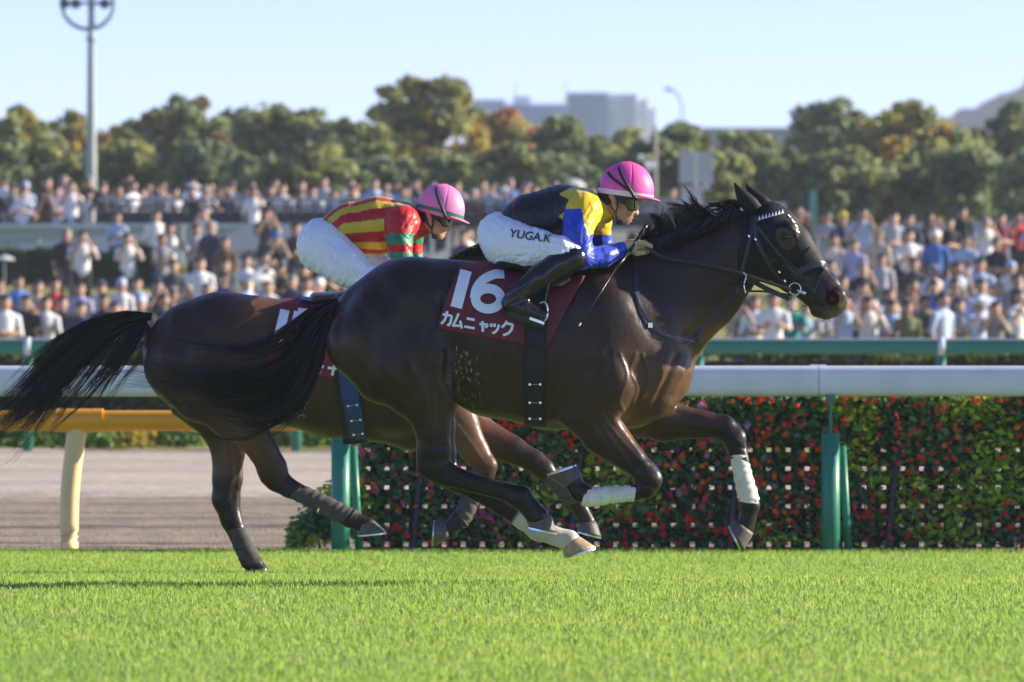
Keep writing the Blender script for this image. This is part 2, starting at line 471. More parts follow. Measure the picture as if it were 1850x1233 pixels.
def strip_on(sf, pts, w, name, mt, parent, off=0.006, thick=0.004, n=40, ylist=None, side=-1, label=None):
    """leather strip of width w px along a pixel polyline laid on the body (or at given laterals)"""
    pts = np.asarray(pts, dtype=float)
    c = catmull(pts[:, :2], n)
    T = np.gradient(c, axis=0); T /= np.linalg.norm(T, axis=1)[:, None]; Nn = np.stack([-T[:, 1], T[:, 0]], -1)
    W = np.broadcast_to(np.asarray(w, dtype=float), (n,)) if np.ndim(w) == 0 else np.interp(np.linspace(0, 1, n), np.linspace(0, 1, len(w)), w)
    ys = None
    if ylist is not None: ys = np.interp(np.linspace(0, 1, n), np.linspace(0, 1, len(ylist)), ylist)
    rows = []
    for i in range(n):
        r = []
        for u in (-0.5, 0.0, 0.5):
            q = c[i] + Nn[i] * W[i] * u
            r.append(P(q[0], q[1], sf.d0 + ys[i]) if ys is not None else sf.hit(q[0], q[1], off, side=side))
        rows.append(r)
    R = np.array(rows)                                   # n,3,3
    dv = np.array([0, thick, 0]) * (1 if side < 0 else -1)
    ring = np.concatenate([R, (R + dv)[:, ::-1]], axis=1)   # n,6,3
    m = MB(); m.loft(ring, cap=True)
    return m.build(name, mt, parent, smooth=False, label=label)

def stroke_on(sf, pts, w, name, mt, parent, off=0.004, n=26, round_ends=False):
    """flat printed stroke on a cloth"""
    c = catmull(np.asarray(pts, dtype=float), n) if len(pts) > 2 else np.linspace(pts[0], pts[1], n)
    T = np.gradient(c, axis=0); T /= np.linalg.norm(T, axis=1)[:, None]; Nn = np.stack([-T[:, 1], T[:, 0]], -1)
    R = np.array([[sf.hit(*(c[i] + Nn[i] * w * u), off) for u in (-.5, -.25, 0, .25, .5)] for i in range(n)])
    return R

def add_strips(mb, R):
    n, k = R.shape[:2]
    i = np.arange(n - 1)[:, None]; j = np.arange(k - 1)[None, :]
    f = np.stack([i * k + j, i * k + j + 1, (i + 1) * k + j + 1, (i + 1) * k + j], -1).reshape(-1, 4)
    mb.raw(R.reshape(-1, 3), f)

def hair(guides, n, d0, w, seed, spread, ypos=0.0, seg=16, curl=0.02, short=0.35, layers=None, wtip=0.25, wob=1.0):
    """strands between guide polylines given in photograph pixels; returns verts and quads (flat tapered ribbons, crossed)"""
    r = np.random.default_rng(seed)
    G = np.array([catmull(g, seg) for g in guides])            # g,seg,2
    ng = len(G)
    nl = max(10, n // 26); lock = r.integers(0, nl, n)
    u = np.clip((r.random(nl) * (ng - 1))[lock] + r.normal(size=n) * .10, 0, ng - 1 - 1e-6); i = np.minimum(u.astype(int), ng - 2); f = (u - i)[:, None, None]
    C = G[i] * (1 - f) + G[i + 1] * f                          # n,seg,2
    ln = np.clip(1 - short * r.random(nl)[lock] ** 1.5 - .18 * r.random(n), .2, 1)
    tt = np.linspace(0, 1, seg)
    # shorten strands by resampling
    s = tt[None, :] * ln[:, None] * (seg - 1)
    k = np.minimum(s.astype(int), seg - 2); ff = (s - k)[..., None]
    ar = np.arange(n)[:, None]
    C = C[ar, k] * (1 - ff) + C[ar, k + 1] * ff
    ph = r.random((n, 4)) * 6.28; am = r.normal(size=(n, 4))
    t = tt[None, :] * ln[:, None]
    wx = (am[:, :1] * np.sin(t * 5 + ph[:, :1]) + 0.5 * am[:, 1:2] * np.sin(t * 11 + ph[:, 1:2])) * t * 9 * wob
    wy = (am[:, 2:3] * np.sin(t * 5 + ph[:, 2:3]) + 0.5 * am[:, 3:4] * np.sin(t * 12 + ph[:, 3:4])) * t * 9 * wob
    # lock structure: strands of one lock share a drift
    la = r.normal(size=(nl, 4))[lock]; lp = (r.random((nl, 2)) * 6.28)[lock]
    cl = 1 - .55 * t
    wx = wx * .55 * cl + (la[:, :1] + .5 * np.sin(t * 4 + lp[:, :1])) * t ** 1.3 * 13 * wob
    wy = wy * .55 * cl + (la[:, 1:2] + .6 * np.sin(t * 4 + lp[:, 1:])) * t ** 1.3 * 13 * wob
    lat = ((r.random(nl) - .5)[lock] + .12 * r.normal(size=n))[:, None] * spread * (0.35 + 0.9 * t) + ypos
    d = d0 + lat
    X = (C[..., 0] + wx - 925) * d / F; Z = CZ + (HZ - C[..., 1] - wy) * d / F
    pts = np.stack([X, d, Z], -1)                               # n,seg,3
    T = np.gradient(pts, axis=1); T /= np.linalg.norm(T, axis=2)[..., None] + 1e-9
    th = r.random(n) * np.pi
    sd = np.stack([np.zeros(n), np.cos(th), np.sin(th)], -1)[:, None, :]
    A = np.cross(T, np.broadcast_to(sd, T.shape)); A /= np.linalg.norm(A, axis=2)[..., None] + 1e-9
    ww = w * (0.6 + 0.8 * r.random(n))[:, None] * (1 - (1 - wtip) * tt[None, :] ** 1.5)
    L = pts - A * ww[..., None]; Rr = pts + A * ww[..., None]
    V = np.stack([L, Rr], 2).reshape(-1, 3)
    b = (np.arange(n)[:, None] * seg + np.arange(seg - 1)[None, :]) * 2
    q = np.stack([b, b + 1, b + 3, b + 2], -1).reshape(-1, 4)
    return V, q

def hoof(parent, d0, y, toe, heel, cf, cb, hw, mt, name='hoof', shoe=None):
    """hoof capsule: ground face toe-heel, coronet cf-cb (pixels)"""
    d = d0 + y
    T, Hh, A, B = [P(q[0], q[1], d) for q in (toe, heel, cf, cb)]
    rings = []
    th = np.linspace(0, 2 * np.pi, 18, endpoint=False)
    for t in np.linspace(0, 1, 6):
        f = A * (1 - t) + T * t; b = B * (1 - t) + Hh * t
        c = (f + b) / 2; ax = (f - b) / 2
        w = hw * (0.78 + 0.22 * t)
        rings.append([c + ax * np.cos(a) + np.array([0, w * np.sin(a), 0]) for a in th])
    bul = np.array(rings)
    bul[0] = bul[0].mean(0) + (bul[0] - bul[0].mean(0)) * 0.97
    m = MB(); m.loft(bul, cap=True)
    o = m.build(name, mt, parent, smooth=True)
    if shoe is not None:                   # a bright plate along the ground face
        c = (T + Hh) / 2; ax = (T - Hh) / 2
        nrm = (c - (A + B) / 2); nrm -= ax * (nrm @ ax) / (ax @ ax); nrm /= np.linalg.norm(nrm)
        out = []
        for sgn in (0.0, 1.0):
            out.append([c + nrm * (0.001 + 0.008 * sgn) + ax * 0.99 * np.cos(a) + np.array([0, hw * .97 * np.sin(a), 0]) for a in th])
        m = MB(); m.loft(np.array(out), cap=True)
        m.build('horseshoe', shoe, o, smooth=False)
    return o

def bandage(parent, d0, y, pts, mt, ky=0.9, wraps=9, name='leg_bandage'):
    pts = np.asarray(pts, dtype=float)
    c = catmull(pts, 64); d = d0 + y
    ctr = np.array([P(q[0], q[1], d) for q in c]); r = c[:, 2] * d / F
    t = np.linspace(0, 1, 64)
    r = r * (1 + 0.035 * np.sign(np.sin(t * wraps * 2 * np.pi)) * (np.abs(np.sin(t * wraps * 2 * np.pi)) ** .3)) + 0.0008 * np.sin(t * 77)
    T = np.gradient(ctr, axis=0); T /= np.linalg.norm(T, axis=1)[:, None]
    A = np.cross(T, np.array([0, 1.0, 0])); A /= np.linalg.norm(A, axis=1)[:, None]
    th = np.linspace(0, 2 * np.pi, 24, endpoint=False)
    rr = r[:, None, None]
    # wrap lines run on a slant
    sh = 0.25 * r[:, None, None] * (np.cos(th)[None, :, None]) * T[:, None, :]
    R = ctr[:, None, :] + rr * (np.cos(th)[None, :, None] * A[:, None, :] + ky * np.sin(th)[None, :, None] * np.array([0, 1.0, 0])) + sh
    m = MB(); m.loft(R, cap=True)
    return m.build(name, mt, parent, smooth=True)
# ------------------------------------------------------------------ the two racehorses
M_coat = mat('horse coat', (0.05, 0.03, 0.02), 0.37, spec=0.30, attr=True, noise=0.28, nscale=6, bump=0.3, bscale=40, bdist=0.006)
M_hair = mat('black horse hair', (0.011, 0.009, 0.008), 0.42, spec=0.35)
M_hoofd = mat('grey hoof', (0.10, 0.085, 0.07), 0.55, noise=0.35, nscale=60, bump=0.3, bscale=150)
M_hooft = mat('tan hoof', (0.42, 0.29, 0.17), 0.55, noise=0.3, nscale=50, bump=0.3, bscale=150)
M_shoe = mat('racing plate metal', (0.62, 0.66, 0.74), 0.28, metal=1.0)
M_band_w = mat('white bandage', (0.74, 0.70, 0.57), 0.85, noise=0.16, nscale=30, bump=0.5, bscale=180, bdist=0.004)
M_band_d = mat('dark grey bandage', (0.075, 0.07, 0.06), 0.9, noise=0.3, nscale=30, bump=0.5, bscale=180, bdist=0.004)
M_leather = mat('black leather', (0.02, 0.02, 0.022), 0.26, spec=0.5, bump=0.2, bscale=200)
M_metal = mat('polished steel', (0.75, 0.74, 0.70), 0.2, metal=1.0)
M_hood = mat('black hood fabric', (0.009, 0.009, 0.010), 0.6, spec=.3, bump=0.4, bscale=420, bdist=0.003)
M_maroon = mat('maroon saddle cloth', (0.15, 0.017, 0.028), 0.7, bump=0.3, bscale=300, noise=0.08, nscale=14)
M_print = mat('white print', (0.86, 0.87, 0.88), 0.6)
M_girth = mat('black webbing', (0.014, 0.016, 0.016), 0.75, bump=0.4, bscale=300)
M_bluegirth = mat('blue webbing', (0.018, 0.055, 0.17), 0.7, bump=0.4, bscale=300)
M_foam = mat('sweat foam', (0.62, 0.62, 0.56), 0.5)
M_eye = mat('horse eye', (0.01, 0.007, 0.005), 0.06, spec=0.8)
M_nostril = mat('nostril', (0.035, 0.008, 0.007), 0.8, spec=.1)

def sculpt(V, Q, strokes, it=1):
    N = vnormals(V, Q); px, py = px_of(V)
    side = np.clip(np.abs(N[:, 1]) * 1.6, 0, 1)
    D = np.zeros(len(V))
    for pts, w, a in strokes:
        pl = catmull(pts, 24) if len(pts) > 2 else np.array(pts, float)
        D += a * np.exp(-(seg_d(px, py, pl) / w) ** 2)
    return V + N * (D * side)[:, None]

def mixc(c, target, m):
    return c * (1 - m[:, None]) + np.array(target)[None, :] * m[:, None]

def gz(px, py, x, y, r): return np.exp(-(((px - x) ** 2 + (py - y) ** 2) / r ** 2))

def build_body(chains, d0, bounds, h, k=0.03):
    (x0, y0, x1, y1), lat = bounds
    a = P(x0, y1, d0 - lat); b = P(x1, y0, d0 + lat)
    fd = Field((a[0], d0 - lat, a[2]), (b[0], d0 + lat, b[2]), h)
    for c in chains:
        pts, kk = c
        chain(fd, pts, d0, kk)
    return fd

def both(pts, y):
    """mirror a chain to both sides"""
    return [[(*p[:3], -abs(y) if len(p) < 4 else -p[3], p[4] if len(p) > 4 else 1.0) for p in pts],
            [(*p[:3], abs(y) if len(p) < 4 else p[3], p[4] if len(p) > 4 else 1.0) for p in pts]]

# ---------------- near horse
ND = 28.4
near_chains = [
    ([(702, 601, 108, 0, .84), (742, 583, 116, 0, .86), (800, 584, 113, 0, .86), (848, 594, 119, 0, .86), (905, 617, 137, 0, .80),
      (1000, 628, 147, 0, .74), (1080, 618, 151, 0, .64), (1112, 606, 146, 0, .60)], .03),
    ([(1075, 506, 48, 0, .45), (1120, 510, 50, 0, .5)], .05),                     # withers
    ([(1190, 678, 60, 0, 1.0), (1140, 715, 60, 0, 1.0)], .05),                    # breast
    ([(1125, 575, 118, 0, .46), (1180, 548, 112, 0, .42), (1255, 505, 90, 0, .40), (1328, 446, 65, 0, .48)], .09),   # neck
    ([(1372, 452, 56, 0, .56), (1392, 430, 56, 0, .56), (1440, 484, 45, 0, .50), (1484, 526, 36, 0, .56), (1499, 544, 32, 0, .62)], .02),  # head
    ([(1388, 402, 36, 0, .80), (1432, 440, 32, 0, .72), (1472, 495, 24, 0, .7)], .02),      # forehead and nose ridge
    ([(1476, 561, 13, 0, 1.3), (1492, 566, 12, 0, 1.4)], .012),                   # chin, lower lip
]
for p in both([(1508, 538, 21, .035, .9), (1514, 534, 15, .04, .9)], .03): near_chains.append((p, .015))   # nostril flares
for p in both([(1424, 418, 15, .075, .8)], .07): near_chains.append((p, .02))     # brow
for p in both([(1078, 575, 95, .11, .8), (1085, 680, 82, .15, .7)], .12): near_chains.append((p, .07))    # shoulders
for p in both([(1182, 672, 60, .07, .9), (1180, 715, 40, .075, 1)], .1): near_chains.append((p, .06))     # pectorals
for p in both([(692, 598, 78, .14, .75), (656, 620, 62, .15, .8), (702, 655, 78, .16, .7)], .15): near_chains.append((p, .05))   # hams
for p in both([(745, 530, 50, .12, .9)], .15): near_chains.append((p, .10))
near_chains += [
    # right hind (camera side)
    ([(735, 648, 90, -.15, .6), (757, 695, 66, -.165, .6), (775, 738, 40, -.165, .7), (782, 772, 31, -.16, .72), (784, 812, 29, -.155, .66), (786, 842, 28, -.15, .62)], .03),
    ([(778, 792, 20, -.155, .6), (769, 826, 16, -.15, .7), (766, 846, 14, -.15, .8)], .015),
    ([(786, 842, 28, -.15, .62), (806, 857, 22, -.15, .75), (850, 872, 17, -.15, .85), (915, 889, 17, -.15, .85), (940, 899, 22, -.15, .85), (956, 916, 18, -.15, .95), (971, 934, 21, -.15, .95)], .012),
    ([(785, 660, 42, -.2, .6), (790, 700, 26, -.2, .6)], .04),
    # left hind
    ([(745, 655, 85, .15, .6), (772, 715, 58, .16, .6), (790, 770, 32, .155, .72), (795, 822, 28, .15, .66), (800, 854, 25, .15, .65), (858, 884, 19, .145, .85), (908, 915, 17, .14, .85), (945, 938, 18, .14, .85), (973, 956, 21, .14, .85), (1000, 968, 16, .14, .95), (1028, 977, 20, .14, .95)], .02),
    # right fore
    ([(1070, 735, 68, -.15, .55), (1090, 783, 40, -.155, .68), (1114, 806, 32, -.15, .75), (1138, 827, 25, -.15, .78), (1164, 852, 21, -.15, .85), (1173, 866, 22, -.15, .85), (1168, 882, 19, -.15, .85)], .025),
    ([(1168, 882, 18, -.15, .85), (1145, 891, 14, -.15, .85), (1070, 897, 14, -.15, .85), (1048, 890, 18, -.15, .85), (1036, 876, 14, -.15, .9), (1036, 866, 16, -.15, .9)], .012),
    # left fore
    ([(1150, 735, 58, .13, .6), (1200, 760, 38, .135, .7), (1265, 767, 25, .13, .78), (1308, 772, 21, .13, .8), (1327, 792, 20, .13, .85), (1332, 814, 16, .13, .85), (1338, 832, 14, .13, .85), (1351, 898, 15, .13, .85), (1354, 913, 18, .13, .85), (1351, 936, 14, .13, .9), (1346, 953, 17, .13, .95)], .02),
]
def make_near_horse():
    root = empty('racehorse', P(980, 1060, ND)); root.location.z = turf_z(ND)
    tag(root, 'dark brown racehorse with black hood and maroon cloth numbered 16, galloping in front', 'horse', 'racehorses at full gallop')
    fd = build_body(near_chains, ND, ((565, 310, 1550, 1020), .46), 0.0072)
    # ears
    V, Q = fd.mesh(3)
    st = [([(640, 512), (616, 570), (618, 640), (660, 705)], 11, -.010),        # ham groove
          ([(604, 560), (602, 620), (625, 670)], 12, .006),
          ([(720, 540), (690, 600), (700, 680)], 20, .010),                     # quarter
          ([(690, 520), (672, 580), (672, 640)], 16, -.006),
          ([(800, 545), (815, 610), (806, 690)], 12, -.016),                    # flank fold
          ([(770, 600), (790, 650), (796, 690)], 16, .010),
          ([(835, 560), (830, 640), (845, 710)], 24, -.010),
          ([(1120, 500), (1160, 570), (1200, 630)], 14, -.004),                 # shoulder edge
          ([(1060, 500), (1085, 580), (1120, 650)], 22, .003),                  # blade ridge
          ([(1040, 540), (1045, 640), (1060, 720)], 20, -.008),                 # behind shoulder
          ([(1085, 640), (1120, 690), (1110, 740)], 18, .010),
          ([(1150, 600), (1190, 660), (1165, 720)], 24, .008),
          ([(1132, 650), (1150, 705), (1128, 756)], 10, -.006),
          ([(1222, 640), (1200, 690), (1180, 735)], 7, -.010),
          ([(1205, 660), (1190, 705), (1165, 740)], 8, .004),
          ([(1240, 610), (1290, 565), (1325, 520)], 8, -.012),                  # jugular groove
          ([(1262, 612), (1300, 575), (1330, 530)], 8, .008),
          ([(1180, 470), (1250, 470), (1320, 430)], 24, .006),
          ([(1110, 760), (1140, 800), (1166, 838)], 6, .006), ([(1100, 775), (1126, 812), (1150, 850)], 5, -.006),
          ([(1120, 640), (1133, 680), (1118, 720), (1128, 745)], 3.4, .004),    # veins
          ([(1160, 640), (1172, 690), (1150, 730)], 3.2, .0035),
          ([(790, 700), (793, 760), (790, 810)], 6, -.006), ([(770, 720), (773, 780), (774, 820)], 7, .004),
          ([(800, 856), (860, 878), (920, 893)], 4.5, -.005),
          ([(1346, 500), (1372, 496), (1398, 470)], 8, .004), ([(1350, 470), (1390, 500), (1440, 520)], 7, -.004),
          ([(1430, 455), (1462, 500), (1480, 520)], 5, -.005), ([(1415, 480), (1450, 505)], 4, .005),
          ([(1440, 505), (1470, 530)], 3, .003),
          ([(1245, 640), (1228, 690), (1205, 730)], 6, .003), ([(1180, 650), (1186, 690), (1160, 748)], 6, -.003),
          ([(1098, 640), (1086, 690), (1092, 740)], 8, -.006), ([(1148, 640), (1140, 672), (1152, 700), (1144, 730)], 3, .0035), ([(1190, 650), (1196, 676), (1186, 702)], 2.6, .003),
          ([(1075, 760), (1098, 800), (1126, 838)], 5, -.005), ([(1085, 745), (1110, 782), (1140, 815), (1162, 840)], 3, .004),
          ([(1215, 735), (1262, 750), (1300, 762)], 5, .004), ([(1190, 775), (1250, 776), (1300, 783)], 4, -.004),
          ([(640, 560), (660, 620), (720, 690)], 8, .004), ([(700, 500), (770, 560), (800, 640)], 14, .005), ([(760, 500), (780, 560), (770, 620)], 9, -.005),
          ([(730, 640), (760, 700), (772, 760)], 8, .005), ([(700, 690), (740, 720), (758, 770)], 6, -.004), ([(806, 700), (806, 750), (806, 800)], 3.5, .004),
          ([(840, 690), (900, 735), (960, 755)], 8, .004), ([(850, 672), (910, 712), (960, 735)], 2.8, .003), ([(820, 860), (880, 884), (930, 905)], 3, .003),
          ([(760, 800), (764, 830), (768, 850)], 4, .005), ([(775, 800), (778, 830)], 4, -.005), ([(792, 840), (800, 856)], 5, .005),
          ([(1158, 852), (1176, 862)], 5, .004), ([(1164, 876), (1180, 880)], 4, -.004), ([(1318, 780), (1334, 800)], 5, .004), ([(1326, 806), (1344, 810)], 3, -.004),
          ([(1345, 420), (1352, 460), (1345, 500)], 7, -.005), ([(1400, 455), (1425, 475), (1455, 500)], 3.5, .004)]
    for kk in range(8):                                                           # faint ribs
        x = 870 + kk * 22
        st.append(([(x, 600), (x + 10, 660), (x + 4, 720)], 6, .0022))
    V = sculpt(V, Q, st)
    px, py = px_of(V); N = vnormals(V, Q)
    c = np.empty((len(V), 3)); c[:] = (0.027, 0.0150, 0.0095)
    c = mixc(c, (0.058, 0.030, 0.016), np.clip(gz(px, py, 900, 740, 110) + .6 * gz(px, py, 1050, 720, 80) + .7 * gz(px, py, 780, 720, 60) + gz(px, py, 630, 660, 60), 0, 1) * .8)  # browner quarters; grass bounce on the belly painted in as warm brown
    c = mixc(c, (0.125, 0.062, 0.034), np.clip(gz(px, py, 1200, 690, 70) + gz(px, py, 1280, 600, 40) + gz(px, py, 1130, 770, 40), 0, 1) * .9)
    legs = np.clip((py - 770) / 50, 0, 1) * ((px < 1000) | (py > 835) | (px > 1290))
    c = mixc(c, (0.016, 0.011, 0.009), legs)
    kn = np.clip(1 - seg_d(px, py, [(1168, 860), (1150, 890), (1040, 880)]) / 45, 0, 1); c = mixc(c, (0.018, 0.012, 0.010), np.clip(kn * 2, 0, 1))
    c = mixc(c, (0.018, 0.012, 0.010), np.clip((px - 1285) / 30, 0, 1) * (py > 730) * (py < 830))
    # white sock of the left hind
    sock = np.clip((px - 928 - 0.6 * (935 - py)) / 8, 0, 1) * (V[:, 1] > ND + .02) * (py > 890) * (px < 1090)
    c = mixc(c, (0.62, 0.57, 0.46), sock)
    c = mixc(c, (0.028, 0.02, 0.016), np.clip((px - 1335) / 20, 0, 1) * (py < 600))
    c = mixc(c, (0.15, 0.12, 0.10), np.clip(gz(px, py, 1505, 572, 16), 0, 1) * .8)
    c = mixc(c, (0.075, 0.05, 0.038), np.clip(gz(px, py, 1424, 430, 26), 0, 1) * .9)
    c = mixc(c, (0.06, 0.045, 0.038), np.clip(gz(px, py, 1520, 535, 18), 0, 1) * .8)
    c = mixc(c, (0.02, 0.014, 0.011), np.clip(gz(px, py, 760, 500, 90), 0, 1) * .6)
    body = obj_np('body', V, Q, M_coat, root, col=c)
    # hood: the head shape grown a little and cut to outline, with an eye hole
    fd2 = build_body([(p, k) for p, k in near_chains[3:7]] + near_chains[9:11], ND, ((1290, 330, 1550, 600), .2), 0.0042)
    fd2.F -= 0.005
    Vh, Qh = fd2.mesh(3)
    hx, hy = px_of(Vh)
    poly = [(1325, 340), (1328, 400), (1336, 520), (1372, 530), (1425, 545), (1436, 515), (1452, 500), (1500, 492), (1470, 400), (1400, 350)]
    eye = np.hypot((hx - 1420) / 19, (hy - 430) / 21 - (hx - 1420) / 60) > 1
    Vh, Qh, _ = keep_faces(Vh, Qh, in_poly(hx, hy, poly) & eye)
    hood = obj_np('hood', Vh, Qh, M_hood, root); hood['label'] = 'black fabric hood over the head with ear covers'
    so = hood.modifiers.new('s', 'SOLIDIFY'); so.thickness = 0.0015
    for (base, tip, y, w) in (((1366, 380), (1327, 330), -.055, 20), ((1385, 372), (1348, 333), .055, 18)):
        a = P(*base, ND + y); b = P(*tip, ND + y * 1.15)
        ax = b - a; L = np.linalg.norm(ax); ax /= L
        sd = np.cross(ax, [0, 1.0, 0]); rings = []
        for t in np.linspace(0, 1, 14):
            wd = w / S(ND) * np.interp(t, [0, .25, .5, .8, 1], [.62, .78, .66, .30, .02]) + 0.001
            bend = sd * (0.010 * math.sin(t * 3.0))
            rings.append([a + ax * L * t + bend + sd * wd * np.cos(q) + np.array([0, 1.0, 0]) * wd * .55 * np.sin(q) for q in np.linspace(0, 2 * np.pi, 14, endpoint=False)])
        m = MB(); m.loft(np.array(rings), cap=True)
        m.build('ear_cover', M_hood, hood, smooth=True)
    sf = Surf(np.vstack([V, Vh]), np.vstack([Q, Qh + len(V)]), ND)
    # eye, nostril
    for s in (-1, 1):
        p = sf.hit(1421, 428, 0, side=s)
        m = MB(); th = np.linspace(0, 2 * np.pi, 14, endpoint=False)
        rings = [[p + np.array([0.019 * math.cos(f) * math.cos(a), s * 0.010 * math.sin(f) - s * .001, 0.0145 * math.cos(f) * math.sin(a)]) for a in th] for f in np.linspace(0, 1.5, 6)]
        m.loft(np.array(rings), cap=True); m.build('eye', M_eye, root, smooth=True)
        p = sf.hit(1507, 538, -.002, side=s)
        m = MB(); rings = [[p + np.array([r * 0.034 * math.cos(a) - .003 * r, s * 0.004 * (1 - r), r * 0.036 * math.sin(a)]) for a in th] for r in (1.0, .7, .3)]
        m.loft(np.array(rings), cap=True); m.build('nostril', M_nostril, root, smooth=True)
    # hooves and bandages
    hoof(root, ND, -.15, (1007, 963), (955, 952), (995, 929), (950, 938), .055, M_hoofd, shoe=M_shoe)
    hoof(root, ND, .14, (1076, 988), (1019, 1007), (1042, 966), (1014, 988), .06, M_hooft, shoe=M_shoe)
    hoof(root, ND, -.15, (989, 861), (1042, 843), (1020, 882), (1053, 860), .06, M_hoofd, shoe=M_shoe)
    hoof(root, ND, .13, (1342, 998), (1318, 950), (1362, 964), (1326, 938), .058, M_hoofd, shoe=M_shoe)
    bandage(root, ND, -.15, [(1148, 891, 15), (1110, 894, 15.5), (1072, 898, 18), (1054, 897, 17)], M_band_w, wraps=7)
    bandage(root, ND, .13, [(1334, 821, 15.5), (1342, 858, 17), (1352, 900, 19), (1354, 918, 16)], M_band_w, wraps=8)
    m = MB(); m.box(P(1276, 786, ND + .1), (.035, .02, .022)); 
    # tail and mane
    G0 = [(606, 541), (566, 558), (526, 590), (468, 625), (380, 628), (262, 606)]
    G1 = [(603, 548), (564, 588), (522, 645), (452, 678), (370, 672), (240, 655)]
    G2 = [(601, 552), (566, 612), (520, 685), (440, 715), (360, 700), (235, 690)]
    G3 = [(599, 558), (570, 630), (522, 715), (450, 745), (380, 728), (250, 715)]
    G4 = [(597, 566), (578, 645), (540, 725), (480, 762), (430, 765), (330, 745)]
    Va, qa = hair([G1, G2, G3, G4], 2300, ND, .0014, 3, .20, seg=20, short=.72, wob=1.5)
    Vb_, qb_ = hair([G0, G0, G1, G2], 1100, ND, .0013, 43, .2, seg=20, short=.75, wob=1.3)
    Vc_, qc_ = hair([[(603, 548), (560, 600), (480, 660), (380, 665), (280, 640), (165, 640)], [(600, 556), (560, 625), (480, 710), (380, 730), (280, 700), (170, 720)]], 260, ND, .0011, 44, .22, seg=20, short=.4, wob=2.4)
    V1 = np.vstack([Va, Vb_, Vc_]); q1 = np.vstack([qa, qb_ + len(Va), qc_ + len(Va) + len(Vb_)])
    g2 = [[(606, 543), (575, 600), (560, 660), (540, 690)], [(600, 550), (585, 620), (560, 690), (500, 745)]]
    V2, q2 = hair(g2, 1400, ND, .0018, 4, .16, seg=20, short=.5, wob=.8)
    obj_np('tail', np.vstack([V1, V2]), [q1, q2 + len(V1)], M_hair, root)
    g = [[(1140, 452), (1150, 445), (1160, 438), (1165, 436)],
         [(1185, 440), (1188, 414), (1182, 396), (1184, 380)],
         [(1215, 425), (1205, 402), (1190, 392), (1182, 400)],
         [(1250, 406), (1250, 376), (1236, 362), (1222, 358)],
         [(1290, 392), (1272, 378), (1258, 376), (1236, 378)],
         [(1328, 380), (1312, 370), (1290, 372), (1268, 366)],
         [(1340, 374), (1330, 364), (1312, 364), (1290, 360)]]
    V1, q1 = hair(g, 1500, ND, .0014, 11, .07, seg=12, short=.5, wob=.9)
    g = [[(1150, 448), (1170, 452), (1190, 462), (1200, 466)],
         [(1215, 420), (1208, 440), (1190, 452), (1176, 456)],
         [(1255, 402), (1242, 425), (1218, 440), (1190, 446)],
         [(1300, 388), (1285, 410), (1262, 426), (1235, 436)],
         [(1338, 376), (1325, 392), (1308, 404), (1280, 416)]]
    V2, q2 = hair(g, 2600, ND, .0018, 12, .05, ypos=-.07, seg=12, short=.5, wob=.6)
    V3, q3 = hair(g, 700, ND, .0018, 13, .05, ypos=.07, seg=12, short=.5, wob=.3)
    obj_np('mane', np.vstack([V1, V2, V3]), [q1, q2 + len(V1), q3 + len(V1) + len(V2)], M_hair, root)
    g = [[(1500, 572), (1502, 580), (1500, 587)], [(1478, 572), (1472, 582), (1462, 584)], [(1512, 566), (1520, 572), (1522, 576)]]
    V1, q1 = hair(g, 90, ND, .0006, 14, .07, seg=8, short=.6, wob=.2)
    obj_np('chin_whiskers', V1, q1, mat('pale whiskers', (.35, .31, .26), .5), root)
    # saddle cloth
    top = lambda x: np.interp(x, [790, 838, 900, 960, 1058], [476, 476, 478, 482, 492])
    lft = [(838, 474), (806, 548), (792, 590)]
    rows = []
    nu, nv = 46, 26
    for s in (-1, 1):
        R = np.zeros((nv, nu, 3))
        for b in range(nv):
            t = b / (nv - 1)
            xl = np.interp(t, [0, .5, .95, 1], [833, 807, 790, 795]); xr = np.interp(t, [0, .1, .97, 1], [1060, 1052, 990, 984])
            for a in range(nu):
                u = a / (nu - 1); X = xl + (xr - xl) * u
                yb = np.interp(X, [792, 985], [594, 630]); yt = np.interp(X, [792, 838, 900, 960, 1060], [470, 476, 478, 482, 494])
                Y = yt + (yb - yt) * t
                p = sf.hit(X, Y + .5, .011, default=0, side=s)
                if b == 0: p = P(X, Y - 5, ND)
                R[b, a] = p
        rows.append(R)
    m = MB()
    for s, R in zip((-1, 1), rows): add_strips(m, R)
    cloth = m.build('saddle_cloth', M_maroon, root, smooth=True)
    cloth['label'] = 'maroon saddle cloth with white number 16 and katakana name'
    so = cloth.modifiers.new('s', 'SOLIDIFY'); so.thickness = 0.005; so.offset = 0
    R = rows[0]; i = np.arange(nv - 1)[:, None]; j = np.arange(nu - 1)[None, :]
    fq = np.stack([i * nu + j, i * nu + j + 1, (i + 1) * nu + j + 1, (i + 1) * nu + j], -1).reshape(-1, 4)
    sc = Surf(R.reshape(-1, 3), fq, ND)
    def printed(name, strokes, w):
        m = MB()
        for q in strokes: add_strips(m, stroke_on(sc, q, w, name, M_print, cloth, .009))
        o = m.build(name, M_print, cloth, smooth=True); return o
    printed('numeral', [[(842, 489), (824, 556)]], 21)
    th = np.linspace(0, 2 * np.pi, 21)
    printed('numeral', [[(911, 495), (893, 496), (873, 506), (861, 522), (857, 540)], [(882 + 23 * math.cos(a), 540 + 18.5 * math.sin(a)) for a in th]], 17)
    kat = [[[(806, 570), (800, 588)], 0]]
    def glyph(strokes, x, y, w, h, sk=-.10):
        return [[(x + a * w + (b - .5) * h * sk * 1.6, y + b * h + (a * w) * .18) for a, b in s] for s in strokes]
    KA = [[(.05, .28), (.92, .28)], [(.92, .28), (.90, .60), (.80, .95), (.60, .92)], [(.42, .0), (.40, .35), (.30, .68), (.05, .98)]]
